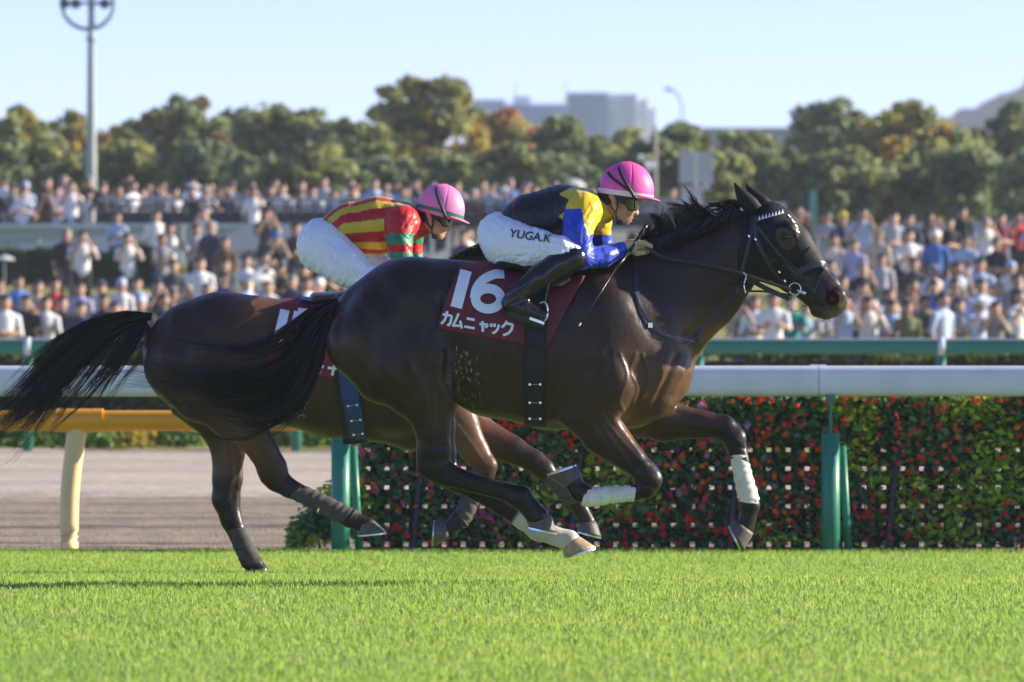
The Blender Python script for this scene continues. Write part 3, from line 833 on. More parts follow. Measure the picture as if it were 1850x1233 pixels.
    MU = [[(.45, .0), (.30, .45), (.12, .88)], [(.02, .90), (.50, .85), (.92, .80)], [(.68, .48), (.84, .72), (.96, .98)]]
    NI = [[(.12, .22), (.88, .22)], [(.0, .84), (1., .84)]]
    YA = [[(.1, .42), (.95, .36)], [(.95, .36), (.85, .52), (.70, .64)], [(.36, .15), (.45, .55), (.56, 1.)]]
    TU = [[(.12, .25), (.22, .52)], [(.45, .20), (.54, .48)], [(.92, .22), (.85, .60), (.66, .86), (.40, 1.)]]
    KU = [[(.40, .0), (.25, .28), (.05, .50)], [(.40, .16), (.92, .16)], [(.92, .16), (.85, .55), (.62, .82), (.28, 1.)]]
    for g_, x, w_, h_, yy in ((KA, 798, 19, 25, 565), (MU, 818, 19, 26, 569), (NI, 840, 19, 24, 574), (YA, 864, 18, 22, 580), (TU, 884, 18, 22, 583), (KU, 905, 22, 26, 583)):
        printed('lettering', glyph(g_, x, yy - 8 + 4 - (x - 798) * .0, w_, h_), 4.6)
    # girth with buckles
    gp = [(972, 520), (968, 600), (966, 690), (967, 772)]
    sfc = Surf(np.vstack([V, R.reshape(-1, 3)]), np.vstack([Q, fq + len(V)]), ND)
    girth = strip_on(sfc, gp, 40, 'girth', M_girth, root, off=.008, thick=.006)
    strip_on(sfc, gp[1:], 30, 'girth_strap', M_girth, girth, off=.013, thick=.005)
    strip_on(sfc, [(972, 520), (968, 600), (966, 690), (967, 762)], 40, 'girth', M_girth, root, off=.01, thick=.006, side=1)
    for y in (695, 728, 757):
        m = MB()
        a, b = sfc.hit(957, y, .02), sfc.hit(976, y, .02)
        m.tube([a, b], .0014, 6)
        for q in (a, b): m.box(q, (.010, .006, .010))
        m.build('buckle', M_metal, girth)
    # saddle
    fs = Field(P(890, 520, ND - .3), P(1080, 440, ND + .3), .008)
    chain(fs, [(905, 478, 14, 0, 5), (960, 484, 12, 0, 6.5), (1030, 484, 13, 0, 6), (1058, 474, 11, 0, 3.0)], ND, .03)
    for p in both([(1010, 500, 22, .24, .35), (985, 530, 22, .27, .3)], .24): chain(fs, p, ND, .02)
    Vs, Qs = fs.mesh(2)
    saddle = obj_np('saddle', Vs, Qs, mat('dull saddle leather', (0.012, 0.012, 0.013), 0.65, spec=.3), root)
    # stirrups
    for s, yy in ((-1, -.33), (1, .33)):
        m = MB()
        pts = [P(992, 512, ND + yy), P(985, 545, ND + yy)]
        m.tube(pts, .004, 6)
        st_ = m.build('stirrup_leather', M_leather, saddle)
        m = MB()
        arc = [(975, 548), (984, 546), (989, 556), (989, 572), (984, 580)]
        m.tube([P(x, y, ND + yy - .03) for x, y in catmull(arc, 16)], .0045, 8)
        m.tube([P(x, y, ND + yy + .05) for x, y in catmull(arc, 16)], .0045, 8)
        m.box(P(970, 580, ND + yy + .01), (.07, .09, .012), ry=.35)
        m.build('stirrup', M_metal, saddle)
    # breastplate strap
    bp_ = strip_on(sfc, [(1150, 470), (1150, 520), (1158, 560), (1174, 587), (1195, 601), (1225, 614), (1252, 617), (1263, 604)], 8.5, 'breast_strap', M_leather, root, off=.006, thick=.004, n=50)
    m = MB(); m.box(sfc.hit(1175, 588, .012), (.02, .006, .022)); m.build('buckle', M_metal, bp_)
    m = MB()
    for q in range(14):
        t = q / 13; x = 1204 + 50 * t; y = 606 + 11 * t
        m.box(sfc.hit(x, y, .0125), (.004, .003, .012))
    m.build('stitched_elastic', mat('grey elastic', (.30, .31, .30), .7), bp_)
    # bridle
    brow = empty('bridle', (0, 0, 0)); brow.parent = root; brow.location = (0, 0, 0)
    strip = lambda pts, w, nm, mt=M_leather, off=.008, **k: strip_on(sf, pts, w, nm, mt, brow, off=off, **k)
    strip([(1360, 385), (1357, 420), (1347, 465), (1338, 495)], 6, 'throat_lash')
    strip([(1362, 385), (1366, 430), (1385, 470), (1405, 500), (1428, 520)], 7, 'cheek_strap')
    strip([(1368, 410), (1400, 450), (1425, 480), (1440, 500)], 5, 'cheek_strap')
    strip([(1432, 505), (1442, 492), (1462, 482), (1485, 477), (1494, 484)], 11, 'noseband')
    strip([(1494, 484), (1484, 500), (1470, 530), (1464, 552)], 5, 'noseband_strap')
    strip([(1425, 540), (1385, 522), (1345, 500)], 9, 'jaw_strap')
    strip_on(sf, [(1392, 388), (1392, 420), (1410, 458), (1440, 494)], 2.2, 'seam', M_hood, hood, off=.006, thick=.003)
    strip_on(sf, [(1424, 494), (1446, 470), (1466, 446)], 2.2, 'seam', M_hood, hood, off=.006, thick=.003)
    strip_on(sf, [(1352, 400), (1358, 440), (1366, 490)], 2.0, 'seam', M_hood, hood, off=.006, thick=.003)
    bb = strip([(1366, 398), (1385, 390), (1405, 383), (1416, 381)], 9, 'browband', off=.01)
    m = MB()
    for q in range(8):
        t = q / 7; x = 1372 + 42 * t; y = 394 - 12 * t
        a, b, c_ = sf.hit(x - 2.6, y + 4.5, .017), sf.hit(x + 2.6, y + 3.5, .017), sf.hit(x, y - 4.5, .017)
        m.raw(np.array([a, b, c_, a + [0, .004, 0], b + [0, .004, 0], c_ + [0, .004, 0]]), [[0, 1, 4, 3], [1, 2, 5, 4], [2, 0, 3, 5]], [[0, 2, 1], [3, 4, 5]])
    m.build('white_zigzag_trim', mat('white trim', (.75, .76, .76), .5), bb)
    m = MB()
    c0 = sf.hit(1436, 522, .02)
    th = np.linspace(0, 2 * np.pi, 25)
    m.tube(np.array([c0 + np.array([.027 * math.cos(a), 0, .027 * math.sin(a)]) for a in th]), .0035, 8, cap=False, up=(0, 1, 0))
    m.tube([sf.hit(1440, 524, .012), sf.hit(1456, 531, .012)], .009, 8)
    m.tube(np.array([P(x, y, ND - .07) for x, y in catmull([(1442, 532), (1428, 545), (1426, 558), (1438, 563), (1455, 556)], 20)]), .0025, 6)
    m.build('bit', M_metal, brow, smooth=True)
    for (x, y) in ((1353, 427), (1365, 433), (1418, 508), (1408, 492)):
        m = MB(); m.box(sf.hit(x, y, .014), (.011, .004, .007), ry=.9); m.build('buckle', M_metal, brow)
    m = MB(); rp = catmull([(1165, 444), (1200, 466), (1260, 476), (1330, 492), (1380, 508), (1430, 524)], 40)
    ry = np.interp(np.linspace(0, 1, 40), [0, .3, .6, 1], [-.13, -.17, -.15, -.09])
    m.tube([P(x, y, ND + q) for (x, y), q in zip(rp, ry)], .0085, 8, flat=.5)
    m.build('rein', M_leather, brow)
    m = MB(); m.tube([P(x, y, ND + .05) for x, y in catmull([(1165, 450), (1260, 500), (1320, 524), (1380, 527), (1432, 534)], 30)], .0052, 6); m.build('rein', M_leather, brow)
    m = MB(); m.tube([P(x, y, ND - .145) for x, y in catmull([(1343, 492), (1348, 500), (1344, 515), (1347, 530)], 14)], .003, 6); m.build('martingale_ring', M_metal, brow)
    m = MB()
    for pts in ([(1424, 388), (1429, 393)], [(1431, 396), (1434, 401), (1437, 402)], [(1437, 406), (1441, 411)], [(1442, 413), (1439, 417), (1445, 420)]):
        add_strips(m, stroke_on(sf, pts, 2.2, 'f', M_print, hood, .006, n=6))
    m.build('maker_mark', M_print, hood)
    # sweat foam on the flank
    r = np.random.default_rng(5); m = MB()
    for q in range(48):
        x = 822 + 45 * r.random(); y = 622 + 95 * r.random() ** 1.2 + (x - 822) * .5
        pts = [(x, y)]
        for _ in range(4): pts.append((pts[-1][0] + r.normal() * .7, pts[-1][1] + .6 + 2.6 * r.random() ** 2))
        add_strips(m, stroke_on(sf, pts, (.25 + 0.6 * r.random() ** 2), "f", M_foam, root, .002, n=6))
    m.build('sweat_foam', M_foam, root, kind='stuff')
    return root, sf, sfc
near_horse, near_sf, near_sfc = make_near_horse()
# ---------------- far horse
FD = 32.5
far_chains = [
    ([(362, 646, 104, 0, .86), (402, 640, 111, 0, .88), (460, 645, 108, 0, .88), (520, 656, 111, 0, .86), (610, 667, 124, 0, .78), (690, 664, 134, 0, .68), (732, 654, 132, 0, .60)], .03),
    ([(705, 560, 44, 0, .45), (740, 560, 46, 0, .5)], .05),
    ([(802, 722, 54, 0, 1.), (745, 762, 54, 0, 1.)], .05),
    ([(745, 625, 104, 0, .46), (790, 598, 98, 0, .42), (860, 545, 74, 0, .40), (930, 482, 50, 0, .48)], .08),
    ([(968, 490, 46, 0, .56), (985, 478, 44, 0, .56), (1025, 530, 36, 0, .5), (1060, 570, 29, 0, .56), (1072, 588, 26, 0, .62)], .02),
    ([(982, 458, 28, 0, .8), (1015, 490, 26, 0, .72), (1052, 545, 20, 0, .7)], .02),
]
for p in both([(735, 640, 88, .12, .8), (722, 715, 70, .15, .7)], .12): far_chains.append((p, .05))
for p in both([(800, 700, 54, .075, .9), (800, 745, 36, .075, 1)], .1): far_chains.append((p, .03))
for p in both([(356, 648, 68, .14, .75), (318, 662, 54, .15, .8), (368, 698, 68, .16, .7)], .15): far_chains.append((p, .05))
for p in both([(400, 588, 44, .12, .9)], .15): far_chains.append((p, .09))
far_chains += [
    ([(395, 695, 78, -.15, .6), (425, 745, 52, -.165, .6), (455, 785, 31, -.165, .7), (476, 815, 26, -.16, .7), (492, 845, 25, -.155, .64), (500, 866, 23, -.15, .62)], .03),
    ([(475, 826, 17, -.155, .6), (478, 850, 13, -.15, .7), (481, 864, 12, -.15, .8)], .015),
    ([(500, 866, 23, -.15, .62), (522, 882, 18, -.15, .8), (560, 899, 15, -.15, .85), (610, 925, 15, -.15, .85), (632, 936, 18, -.15, .85), (650, 945, 14, -.15, .9), (662, 950, 16, -.15, .95)], .012),
    ([(440, 715, 38, -.2, .6), (460, 750, 24, -.2, .6)], .04),
    ([(375, 715, 72, .15, .6), (402, 768, 42, .16, .6), (412, 815, 30, .155, .72), (411, 865, 27, .15, .7), (408, 902, 25, .15, .7), (418, 940, 19, .15, .85), (438, 985, 16, .15, .85), (452, 1012, 18, .15, .85), (464, 1026, 14, .15, .9), (470, 1034, 16, .15, .95)], .02),
    ([(792, 715, 60, -.13, .6), (828, 765, 36, -.135, .7), (858, 815, 25, -.13, .78), (878, 842, 20, -.13, .85), (876, 858, 17, -.13, .85), (862, 880, 14, -.13, .85), (839, 926, 14, -.13, .85), (832, 938, 17, -.13, .85), (818, 951, 13, -.13, .9), (812, 960, 15, -.13, .9)], .02),
    ([(805, 730, 52, .13, .6), (858, 782, 36, .135, .7), (925, 813, 25, .13, .78), (965, 834, 20, .13, .82), (982, 848, 19, .13, .85), (998, 864, 14, .13, .85), (1034, 900, 14, .13, .85), (1042, 908, 17, .13, .85), (1054, 930, 13, .13, .9), (1060, 943, 16, .13, .95)], .02),
]
def make_far_horse():
    root = empty('racehorse', P(600, 1040, FD)); root.location.z = turf_z(FD)
    tag(root, 'bay racehorse with red saddle cloth and blue girth, galloping half hidden behind', 'horse', 'racehorses at full gallop')
    fd = build_body(far_chains, FD, ((240, 420, 1110, 1055), .46), 0.010)
    V, Q = fd.mesh(3)
    st = [([(300, 570), (280, 620), (285, 680), (330, 740)], 9, -.009), ([(378, 590), (350, 640), (360, 720)], 16, .010),
          ([(345, 585), (335, 635), (340, 690)], 13, -.006), ([(470, 610), (485, 670), (470, 735)], 10, -.014),
          ([(405, 560), (380, 600), (370, 650)], 8, .006), ([(440, 660), (455, 700), (460, 740)], 14, .010),
          ([(700, 600), (720, 680), (740, 740)], 16, -.008), ([(770, 650), (800, 700), (780, 760)], 18, .010),
          ([(800, 740), (840, 790), (875, 840)], 5, .006), ([(790, 760), (830, 810), (862, 850)], 5, -.006),
          ([(830, 690), (815, 730), (800, 770)], 6, -.010), ([(420, 790), (428, 850), (420, 900)], 6, -.006), ([(412, 800), (415, 860)], 5, .004)]
    V = sculpt(V, Q, st)
    px, py = px_of(V)
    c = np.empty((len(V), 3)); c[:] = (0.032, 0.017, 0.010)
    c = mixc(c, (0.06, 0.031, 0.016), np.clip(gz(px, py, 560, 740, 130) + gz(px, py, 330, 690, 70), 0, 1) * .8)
    c = mixc(c, (0.15, 0.068, 0.032), np.clip(gz(px, py, 850, 740, 70) + gz(px, py, 840, 800, 50) + gz(px, py, 425, 820, 60) + gz(px, py, 470, 540, 50), 0, 1))  # bay chest; sunlight on the loin and hind leg painted in lighter
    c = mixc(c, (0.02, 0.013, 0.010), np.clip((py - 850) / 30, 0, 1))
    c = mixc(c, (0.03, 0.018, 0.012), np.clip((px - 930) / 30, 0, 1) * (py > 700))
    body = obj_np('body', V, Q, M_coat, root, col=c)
    sf = Surf(V, Q, FD)
    for s in (-1, 1):
        a = P(962, 452, FD + s * .05); b = P(940, 425, FD + s * .06)
        ax = b - a; L = np.linalg.norm(ax); ax /= L; sd = np.cross(ax, [0, 1.0, 0])
        rings = [[a + ax * L * t + (sd * np.cos(q) + np.array([0, .55, 0]) * np.sin(q)) * (.042 * np.interp(t, [0, .3, .6, 1], [.6, .75, .5, .02]) + .001) for q in np.linspace(0, 2 * np.pi, 12, endpoint=False)] for t in np.linspace(0, 1, 10)]
        m = MB(); m.loft(np.array(rings), cap=True); m.build('ear', M_coat if False else mat('dark ear', (.03, .02, .015), .6), root, smooth=True)
    hoof(root, FD, -.15, (698, 962), (646, 967), (675, 939), (646, 950), .057, M_hoofd, shoe=M_shoe)
    hoof(root, FD, .15, (490, 1046), (452, 1046), (481, 1024), (458, 1034), .057, M_hoofd, shoe=M_shoe)
    hoof(root, FD, -.13, (783, 988), (786, 940), (812, 974), (806, 944), .057, M_hoofd, shoe=M_shoe)
    hoof(root, FD, .13, (1087, 971), (1044, 960), (1077, 942), (1042, 945), .057, M_hoofd, shoe=M_shoe)
    bandage(root, FD, -.15, [(532, 887, 16), (570, 904, 17), (612, 926, 18), (640, 938, 16.5)], M_band_d, wraps=9)
    bandage(root, FD, .15, [(426, 955, 18), (440, 986, 18), (452, 1010, 19), (460, 1020, 17)], M_band_d, wraps=7)
    bandage(root, FD, -.13, [(867, 872, 15.5), (852, 900, 16.5), (836, 932, 18), (828, 942, 16)], M_band_d, wraps=7)
    bandage(root, FD, .13, [(992, 858, 15.5), (1015, 880, 16.5), (1038, 904, 18), (1046, 915, 15)], M_band_d, wraps=7)
    g = [[(275, 566), (225, 566), (160, 590), (90, 640), (40, 700), (-30, 760)],
         [(275, 572), (215, 582), (150, 622), (90, 680), (40, 740), (-40, 800)],
         [(272, 578), (215, 605), (165, 650), (110, 710), (70, 760), (30, 800)]]
    V1, q1 = hair(g, 2400, FD, .0015, 23, .18, seg=18, short=.55, wob=1.5)
    g = [[(262, 580), (205, 605), (175, 660), (130, 720), (90, 785)], [(262, 588), (240, 625), (190, 680), (150, 730), (80, 790)]]
    V2, q2 = hair(g, 420, FD, .0017, 24, .2, seg=18, short=.6, wob=1.2)
    g = [[(266, 576), (240, 600), (220, 640), (170, 690)], [(264, 580), (280, 620), (240, 660), (200, 720)]]
    V3, q3 = hair(g, 240, FD, .0017, 25, .2, seg=18, short=.6, wob=1.2)
    obj_np('tail', np.vstack([V1, V2, V3]), [q1, q2 + len(V1), q3 + len(V1) + len(V2)], M_hair, root)
    g = [[(770, 510), (778, 490), (770, 480)], [(840, 480), (832, 462), (830, 466)], [(900, 450), (870, 442), (846, 462)], [(940, 432), (910, 436), (880, 452)]]
    V1, q1 = hair(g, 1400, FD, .0017, 26, .06, seg=10, short=.5, wob=.5)
    obj_np('mane', V1, q1, M_hair, root)
    # saddle cloth
    rows = []; nu, nv = 40, 26
    for s in (-1, 1):
        R = np.zeros((nv, nu, 3))
        for b in range(nv):
            t = b / (nv - 1); xl = np.interp(t, [0, 1], [508, 478]); xr = np.interp(t, [0, 1], [700, 640])
            for a in range(nu):
                X = xl + (xr - xl) * a / (nu - 1)
                yt = np.interp(X, [478, 508, 560, 700], [546, 546, 543, 530]); yb = np.interp(X, [478, 640], [668, 690])
                Y = yt + (yb - yt) * t
                p = sf.hit(X, Y + .5, .012, default=0, side=s)
                if b == 0: p = P(X, Y - 5, FD)
                R[b, a] = p
        rows.append(R)
    m = MB()
    for R in rows: add_strips(m, R)
    M_red = mat('crimson saddle cloth', (0.20, 0.013, 0.022), 0.7, bump=0.3, bscale=300)
    cloth = m.build('saddle_cloth', M_red, root, smooth=True); cloth['label'] = 'red saddle cloth with white number and lettering'
    so = cloth.modifiers.new('s', 'SOLIDIFY'); so.thickness = 0.005; so.offset = 0
    R = rows[0]; i = np.arange(nv - 1)[:, None]; j = np.arange(nu - 1)[None, :]
    fq = np.stack([i * nu + j, i * nu + j + 1, (i + 1) * nu + j + 1, (i + 1) * nu + j], -1).reshape(-1, 4)
    sc = Surf(R.reshape(-1, 3), fq, FD)
    def pr(name, strokes, w):
        m = MB()
        for q in strokes: add_strips(m, stroke_on(sc, q, w, name, M_print, cloth, .009))
        m.build(name, M_print, cloth, smooth=True)
    pr('numeral', [[(515, 560), (501, 618)]], 17)
    pr('numeral', [[(572, 566), (538, 563)], [(538, 563), (532, 588)], [(534, 588), (555, 584), (566, 600), (556, 618), (526, 616)]], 13)
    for x in (500, 523, 546, 569, 592):
        pr('lettering', [[(x, 650 + (x - 500) * .16), (x + 16, 652 + (x - 500) * .16)], [(x + 12, 645 + (x - 500) * .16), (x + 8, 664 + (x - 500) * .16)]], 4.5)
    sfc = Surf(np.vstack([V, R.reshape(-1, 3)]), np.vstack([Q, fq + len(V)]), FD)
    girth = strip_on(sfc, [(622, 640), (629, 700), (638, 760), (642, 802)], 44, 'girth', M_girth, root, off=.008, thick=.006)
    strip_on(sfc, [(624, 655), (631, 705), (641, 760), (647, 798)], 30, 'girth_strap', M_bluegirth, girth, off=.016, thick=.006, label='blue girth strap')
    for (x, y) in ((637, 733), (643, 760), (647, 785)):
        m = MB(); a, b = sfc.hit(x - 8, y + 1, .026), sfc.hit(x + 8, y - 1, .026)
        m.tube([a, b], .0014, 6)
        for q in (a, b): m.box(q, (.010, .006, .010))
        m.build('buckle', M_metal, girth)
    # saddle and a blue pad edge
    fs = Field(P(540, 580, FD - .3), P(740, 490, FD + .3), .009)
    chain(fs, [(570, 540, 12, 0, 5), (620, 538, 11, 0, 6.5), (690, 530, 12, 0, 6), (715, 520, 10, 0, 3.0)], FD, .03)
    for p in both([(670, 550, 20, .24, .35), (650, 575, 20, .27, .3)], .24): chain(fs, p, FD, .02)
    Vs, Qs = fs.mesh(2); obj_np('saddle', Vs, Qs, M_leather, root)
    m = MB(); m.box(P(556, 540, FD - .05), (.07, .2, .018), ry=.15); m.build('saddle_pad', mat('blue pad', (.04, .16, .5), .6), root)
    r = np.random.default_rng(6); m = MB()
    for q in range(50):
        x = 512 + 40 * r.random(); y = 700 + 55 * r.random()
        pts = [(x, y)]
        for _ in range(3): pts.append((pts[-1][0] + 1 + r.normal() * 1.6, pts[-1][1] + r.normal() * 1.4))
        add_strips(m, stroke_on(sf, pts, .4 + 0.6 * r.random(), 'f', M_foam, root, .002, n=6))
    m.build('sweat_foam', M_foam, root, kind='stuff')
    return root, sf
far_horse, far_sf = make_far_horse()
# ------------------------------------------------------------------ the two jockeys
M_skin = mat('skin', (0.50, 0.27, 0.17), 0.5, spec=0.4, noise=0.08, nscale=40)
M_skin2 = mat('paler skin', (0.56, 0.31, 0.22), 0.5, spec=0.4, noise=0.08, nscale=40)
M_hairb = mat('black hair', (0.012, 0.011, 0.011), 0.55)
M_silk = mat('racing silks', (0.5, 0.5, 0.5), 0.42, spec=0.4, attr=True, bump=0.4, bscale=16, bdist=0.012, stretch=(1.0, 1.0, 2.2), sheen=0.1)
M_breech = mat('white breeches', (0.88, 0.88, 0.88), 0.6, bump=0.9, bscale=20, bdist=0.012, stretch=(2.6, 1, 1))
M_boot = mat('black riding boot', (0.010, 0.010, 0.011), 0.18, spec=0.6, bump=0.35, bscale=24, bdist=0.008)
M_glove = mat('tan glove', (0.48, 0.38, 0.22), 0.75, bump=0.4, bscale=120)
M_pink = mat('pink helmet cover', (0.78, 0.10, 0.36), 0.5, spec=0.4, bump=0.15, bscale=30)
M_pink2 = mat('pale pink helmet cover', (0.82, 0.22, 0.46), 0.5, spec=0.4, bump=0.15, bscale=30)
M_strap = mat('black strap', (0.008, 0.008, 0.009), 0.5)
M_lens = mat('goggle lens', (0.012, 0.016, 0.012), 0.06, spec=0.8, coat=0.5)
M_white = mat('white trim band', (0.80, 0.62, 0.68), 0.5)
M_green = mat('green trim band', (0.01, 0.19, 0.075), 0.5)

def jockey(J):
    d0 = J['d']; s_ = S(d0); sc = s_ / S(ND)
    root = empty('person', P(*J['seat'], d0)); tag(root, J['label'], 'jockey')
    E = J['ear']
    def L(x, z): return (E[0] + x * s_, E[1] - z * s_)      # head-local metres -> px
    def hp(x, z, r, y=0.0, k=1.0): a = L(x, z); return (a[0], a[1], r * s_, y, k)
    xs = [p[0] for c in J['torso'] + J['armR'] + J['legR'] + J['bootR'] for p in [c]]
    x0, x1 = min(xs) - 60 * sc, max(max(xs) + 40, E[0] + .16 * s_); y0, y1 = E[1] - .17 * s_, max(p[1] for p in J['bootR'] + J['legR']) + 40
    lo = P(x0, y1, d0); hi = P(x1, y0, d0)
    box = ((lo[0], d0 - .45, lo[2]), (hi[0], d0 + .45, hi[2]))
    # ---- body: one continuous figure, clothed parts a little thinner
    fb = Field(*box, .0055)
    sh = -0.010
    chain(fb, J['torso'], d0, .03, grow=sh)
    for key in ('shR', 'shL', 'armR', 'armL', 'legR', 'legL', 'bootR', 'bootL'): chain(fb, J[key], d0, .02, grow=sh)
    for key in ('handR', 'handL'):
        for c in J[key]: chain(fb, c, d0, .006, grow=-.002)
    chain(fb, [(*J['neck'], .052 * s_, 0, .95), hp(-.005, -.03, .055, 0, .95)], d0, .02)
    hd = [([hp(.050, .03, .098, 0, .77)], .02), ([hp(.058, -.033, .050, 0, 1.05), hp(.050, -.072, .045, 0, 1.0)], .02),
          ([hp(.035, -.055, .05, 0, .95)], .02), ([hp(.056, -.116, .017, 0, 1.3)], .014),
          ([hp(.097, -.045, .0085, 0, 1), hp(.109, -.073, .0095, 0, 1.1)], .010), ([hp(.104, -.079, .010, 0, 1.6)], .008),
          ([hp(.083, -.100, .008, 0, 2.2)], .007), ([hp(.079, -.1095, .008, 0, 2.0)], .007), ([hp(.080, -.016, .020, 0, 2.0)], .02)]
    for s in (-1, 1):
        hd += [([hp(.0, -.05, .028, s * .048), hp(.045, -.104, .022, s * .022)], .02), ([hp(.066, -.058, .026, s * .034)], .02)]
        hd += [([hp(-.004, .006, .021, s * .078, .35), hp(.004, -.022, .013, s * .074, .45)], .005)]
    for c, k in hd: chain(fb, c, d0, k)
    chain(fb, [hp(.084, -.1045, .0035, 0, 5)], d0, .004, op='sub')      # mouth line
    if J.get('open'): chain(fb, [hp(.088, -.106, .0095, 0, 1.9)], d0, .006, op='sub')
    V, Q = fb.mesh(2)
    body = obj_np('body', V, Q, J['skin'], root)
    hsurf = Surf(V, Q, d0)
    # ---- hair under the helmet
    fh = Field(P(*L(-.07, -.09), d0 - .12), P(*L(.14, .15), d0 + .12), .005)
    chain(fh, [hp(.030, .025, .103, 0, .82)], d0, .01); chain(fh, [hp(-.025, -.025, .045, 0, 1.2)], d0, .03)
    Vh, Qh = fh.mesh(2); hx, hy = px_of(Vh); lx = (hx - E[0]) / s_; lz = (E[1] - hy) / s_
    ok = (lz > -.075 - lx * .2) & ((lx < -.012) | (lz > .035)) & (lx < .10)
    Vh, Qh, _ = keep_faces(Vh, Qh, ok); obj_np('hair', Vh, Qh, M_hairb, root)
    # ---- jacket
    fj = Field(*box, .0055)
    chain(fj, J['torso'], d0, .035)
    for key in ('shR', 'shL'): chain(fj, J[key], d0, .03)
    for key in ('armR', 'armL'): chain(fj, J[key], d0, .015)
    chain(fj, [(J['neck'][0] - 4, J['neck'][1] + 4, .062 * s_, 0, 1.), hp(-.045, -.06, .060, 0, 1.)], d0, .02)
    Vj, Qj = fj.mesh(2); Nj = vnormals(Vj, Qj)
    jx, jy = px_of(Vj)
    # folds gathered at the shoulder and elbow, radiating
    dis = np.zeros(len(Vj))
    for (cx, cy, amp, n, ph) in J['folds']:
        a = np.arctan2(jy - cy, jx - cx); r = np.hypot(jx - cx, jy - cy) / sc
        dis += amp * vnoise(a * n * .55 + ph + r * .02 + 20, r * .025 + ph + 9, 80) * np.exp(-((r - 24) / 26) ** 2)
    dis += .007 * (.5 - np.abs(vnoise((jx * .5 + jy * .86) / sc * .05 + Vj[:, 1] * 6, (jx * .86 - jy * .5) / sc * .02, 77, 3))) + .003 * vnoise(jx / sc * .14, jy / sc * .07 + Vj[:, 1] * 9, 78)
    Vj = Vj + Nj * dis[:, None]
    def dist(key):
        D = np.full(len(Vj), 9.0)
        pts = [(P(p[0], p[1], d0 + p[3]), p[2] * (d0 + p[3]) / F, p[4] if len(p) > 4 else 1.0) for p in J[key]]
        for (a, ra, ka), (b, rb, kb) in zip(pts[:-1], pts[1:]): D = np.minimum(D, cone_d(Vj[:, 0], Vj[:, 1], Vj[:, 2], a, b, ra, rb, ka, kb))
        return D
    arm = np.minimum(dist('armR'), dist('armL')); tor = np.minimum(dist('torso'), np.minimum(dist('shR'), dist('shL')))
    col = J['colour'](jx, jy, Vj, arm < tor - .002)
    jacket = obj_np('jacket', Vj, Qj, M_silk, root, col=col)
    # ---- breeches
    fp = Field(*box, .0048)
    chain(fp, J['hips'], d0, .03)
    for key in ('legR', 'legL'): chain(fp, J[key], d0, .03)
    Vp, Qp = fp.mesh(2); Np = vnormals(Vp, Qp); qx, qy = px_of(Vp)
    dis = .005 * np.abs(vnoise((qx * .75 - qy * .65) / sc * .085 + Vp[:, 1] * 5, (qx * .65 + qy * .75) / sc * .018, 81, 3)) + .0035 * vnoise((qx * .93 + qy * .35) / sc * .16 + Vp[:, 1] * 3, (qy * .9 - qx * .3) / sc * .03, 82, 2)
    Vp = Vp + Np * dis[:, None]
    rc = np.random.default_rng(17); cre = []
    A0, A1 = J['hips'][1], J['legR'][2]
    for q in range(26):
        t = rc.random(); bx_ = A0[0] + (A1[0] - A0[0]) * t; by_ = A0[1] + (A1[1] - A0[1]) * t; hw_ = A0[2] * (1 - .45 * t)
        y_ = by_ + hw_ * (rc.random() * 1.7 - .85); ln = (22 + 36 * rc.random()) * sc; sl_ = J['crease'] + .25 * rc.normal()
        cre.append(([(bx_ - ln / 2, y_ - sl_ * ln / 2), (bx_, y_ + 2.5 * rc.normal()), (bx_ + ln / 2, y_ + sl_ * ln / 2)], (1.6 + 1.6 * rc.random()) * sc, (-1 if q % 2 else 1) * (.0022 + .0024 * rc.random())))
    Vp = sculpt(Vp, Qp, cre)
    breeches = obj_np('breeches', Vp, Qp, M_breech, root)
    # ---- boots
    for key, fk in (('bootR', 'footR'), ('bootL', 'footL')):
        fo = Field(*box, .006)
        chain(fo, J[key], d0, .012); chain(fo, J[fk], d0, .012)
        Vb, Qb = fo.mesh(2); Nb = vnormals(Vb, Qb); bx, by = px_of(Vb)
        an = J[key][-1]
        w = np.exp(-(((bx - an[0]) ** 2 + (by - an[1]) ** 2) / (26 * sc) ** 2))
        Vb = Vb + Nb * (w * .0035 * np.sin((bx * .55 + by * .9) / sc * .75))[:, None]
        boot = obj_np('boot', Vb, Qb, M_boot, root)
        m = MB(); f = J[fk]
        a, b = P(f[0][0] - 4, f[0][1] + f[0][2] - 1, d0 + f[0][3]), P(f[-1][0] + 6, f[-1][1] + f[-1][2], d0 + f[-1][3])
        m.tube([a * (1 - t) + b * t for t in np.linspace(0, 1, 8)], np.array([.02, .028, .03, .03, .032, .036, .034, .02]), 10, flat=1.0)
        so = m.build('sole', mat('boot sole', (.035, .04, .03), .7), boot, smooth=True)
    # ---- gloves
    for key in ('handR', 'handL'):
        if not J[key]: continue
        fg = Field(*box, .0045) if False else None
        pts = [p for c in J[key] for p in c]
        a = P(min(p[0] for p in pts) - 14, max(p[1] for p in pts) + 14, d0); b = P(max(p[0] for p in pts) + 14, min(p[1] for p in pts) - 14, d0)
        ya = min(p[3] for p in pts) - .05; yb = max(p[3] for p in pts) + .05
        fg = Field((a[0], d0 + ya, a[2]), (b[0], d0 + yb, b[2]), .0028)
        for c in J[key]: chain(fg, c, d0, .005)
        Vg, Qg = fg.mesh(2); obj_np('glove', Vg, Qg, M_glove, root)
    # ---- helmet: dome with panel seams, band, peak, straps
    C = J['helm']; tilt = math.radians(J['htilt'])
    rx, ry, rz = J['hr']
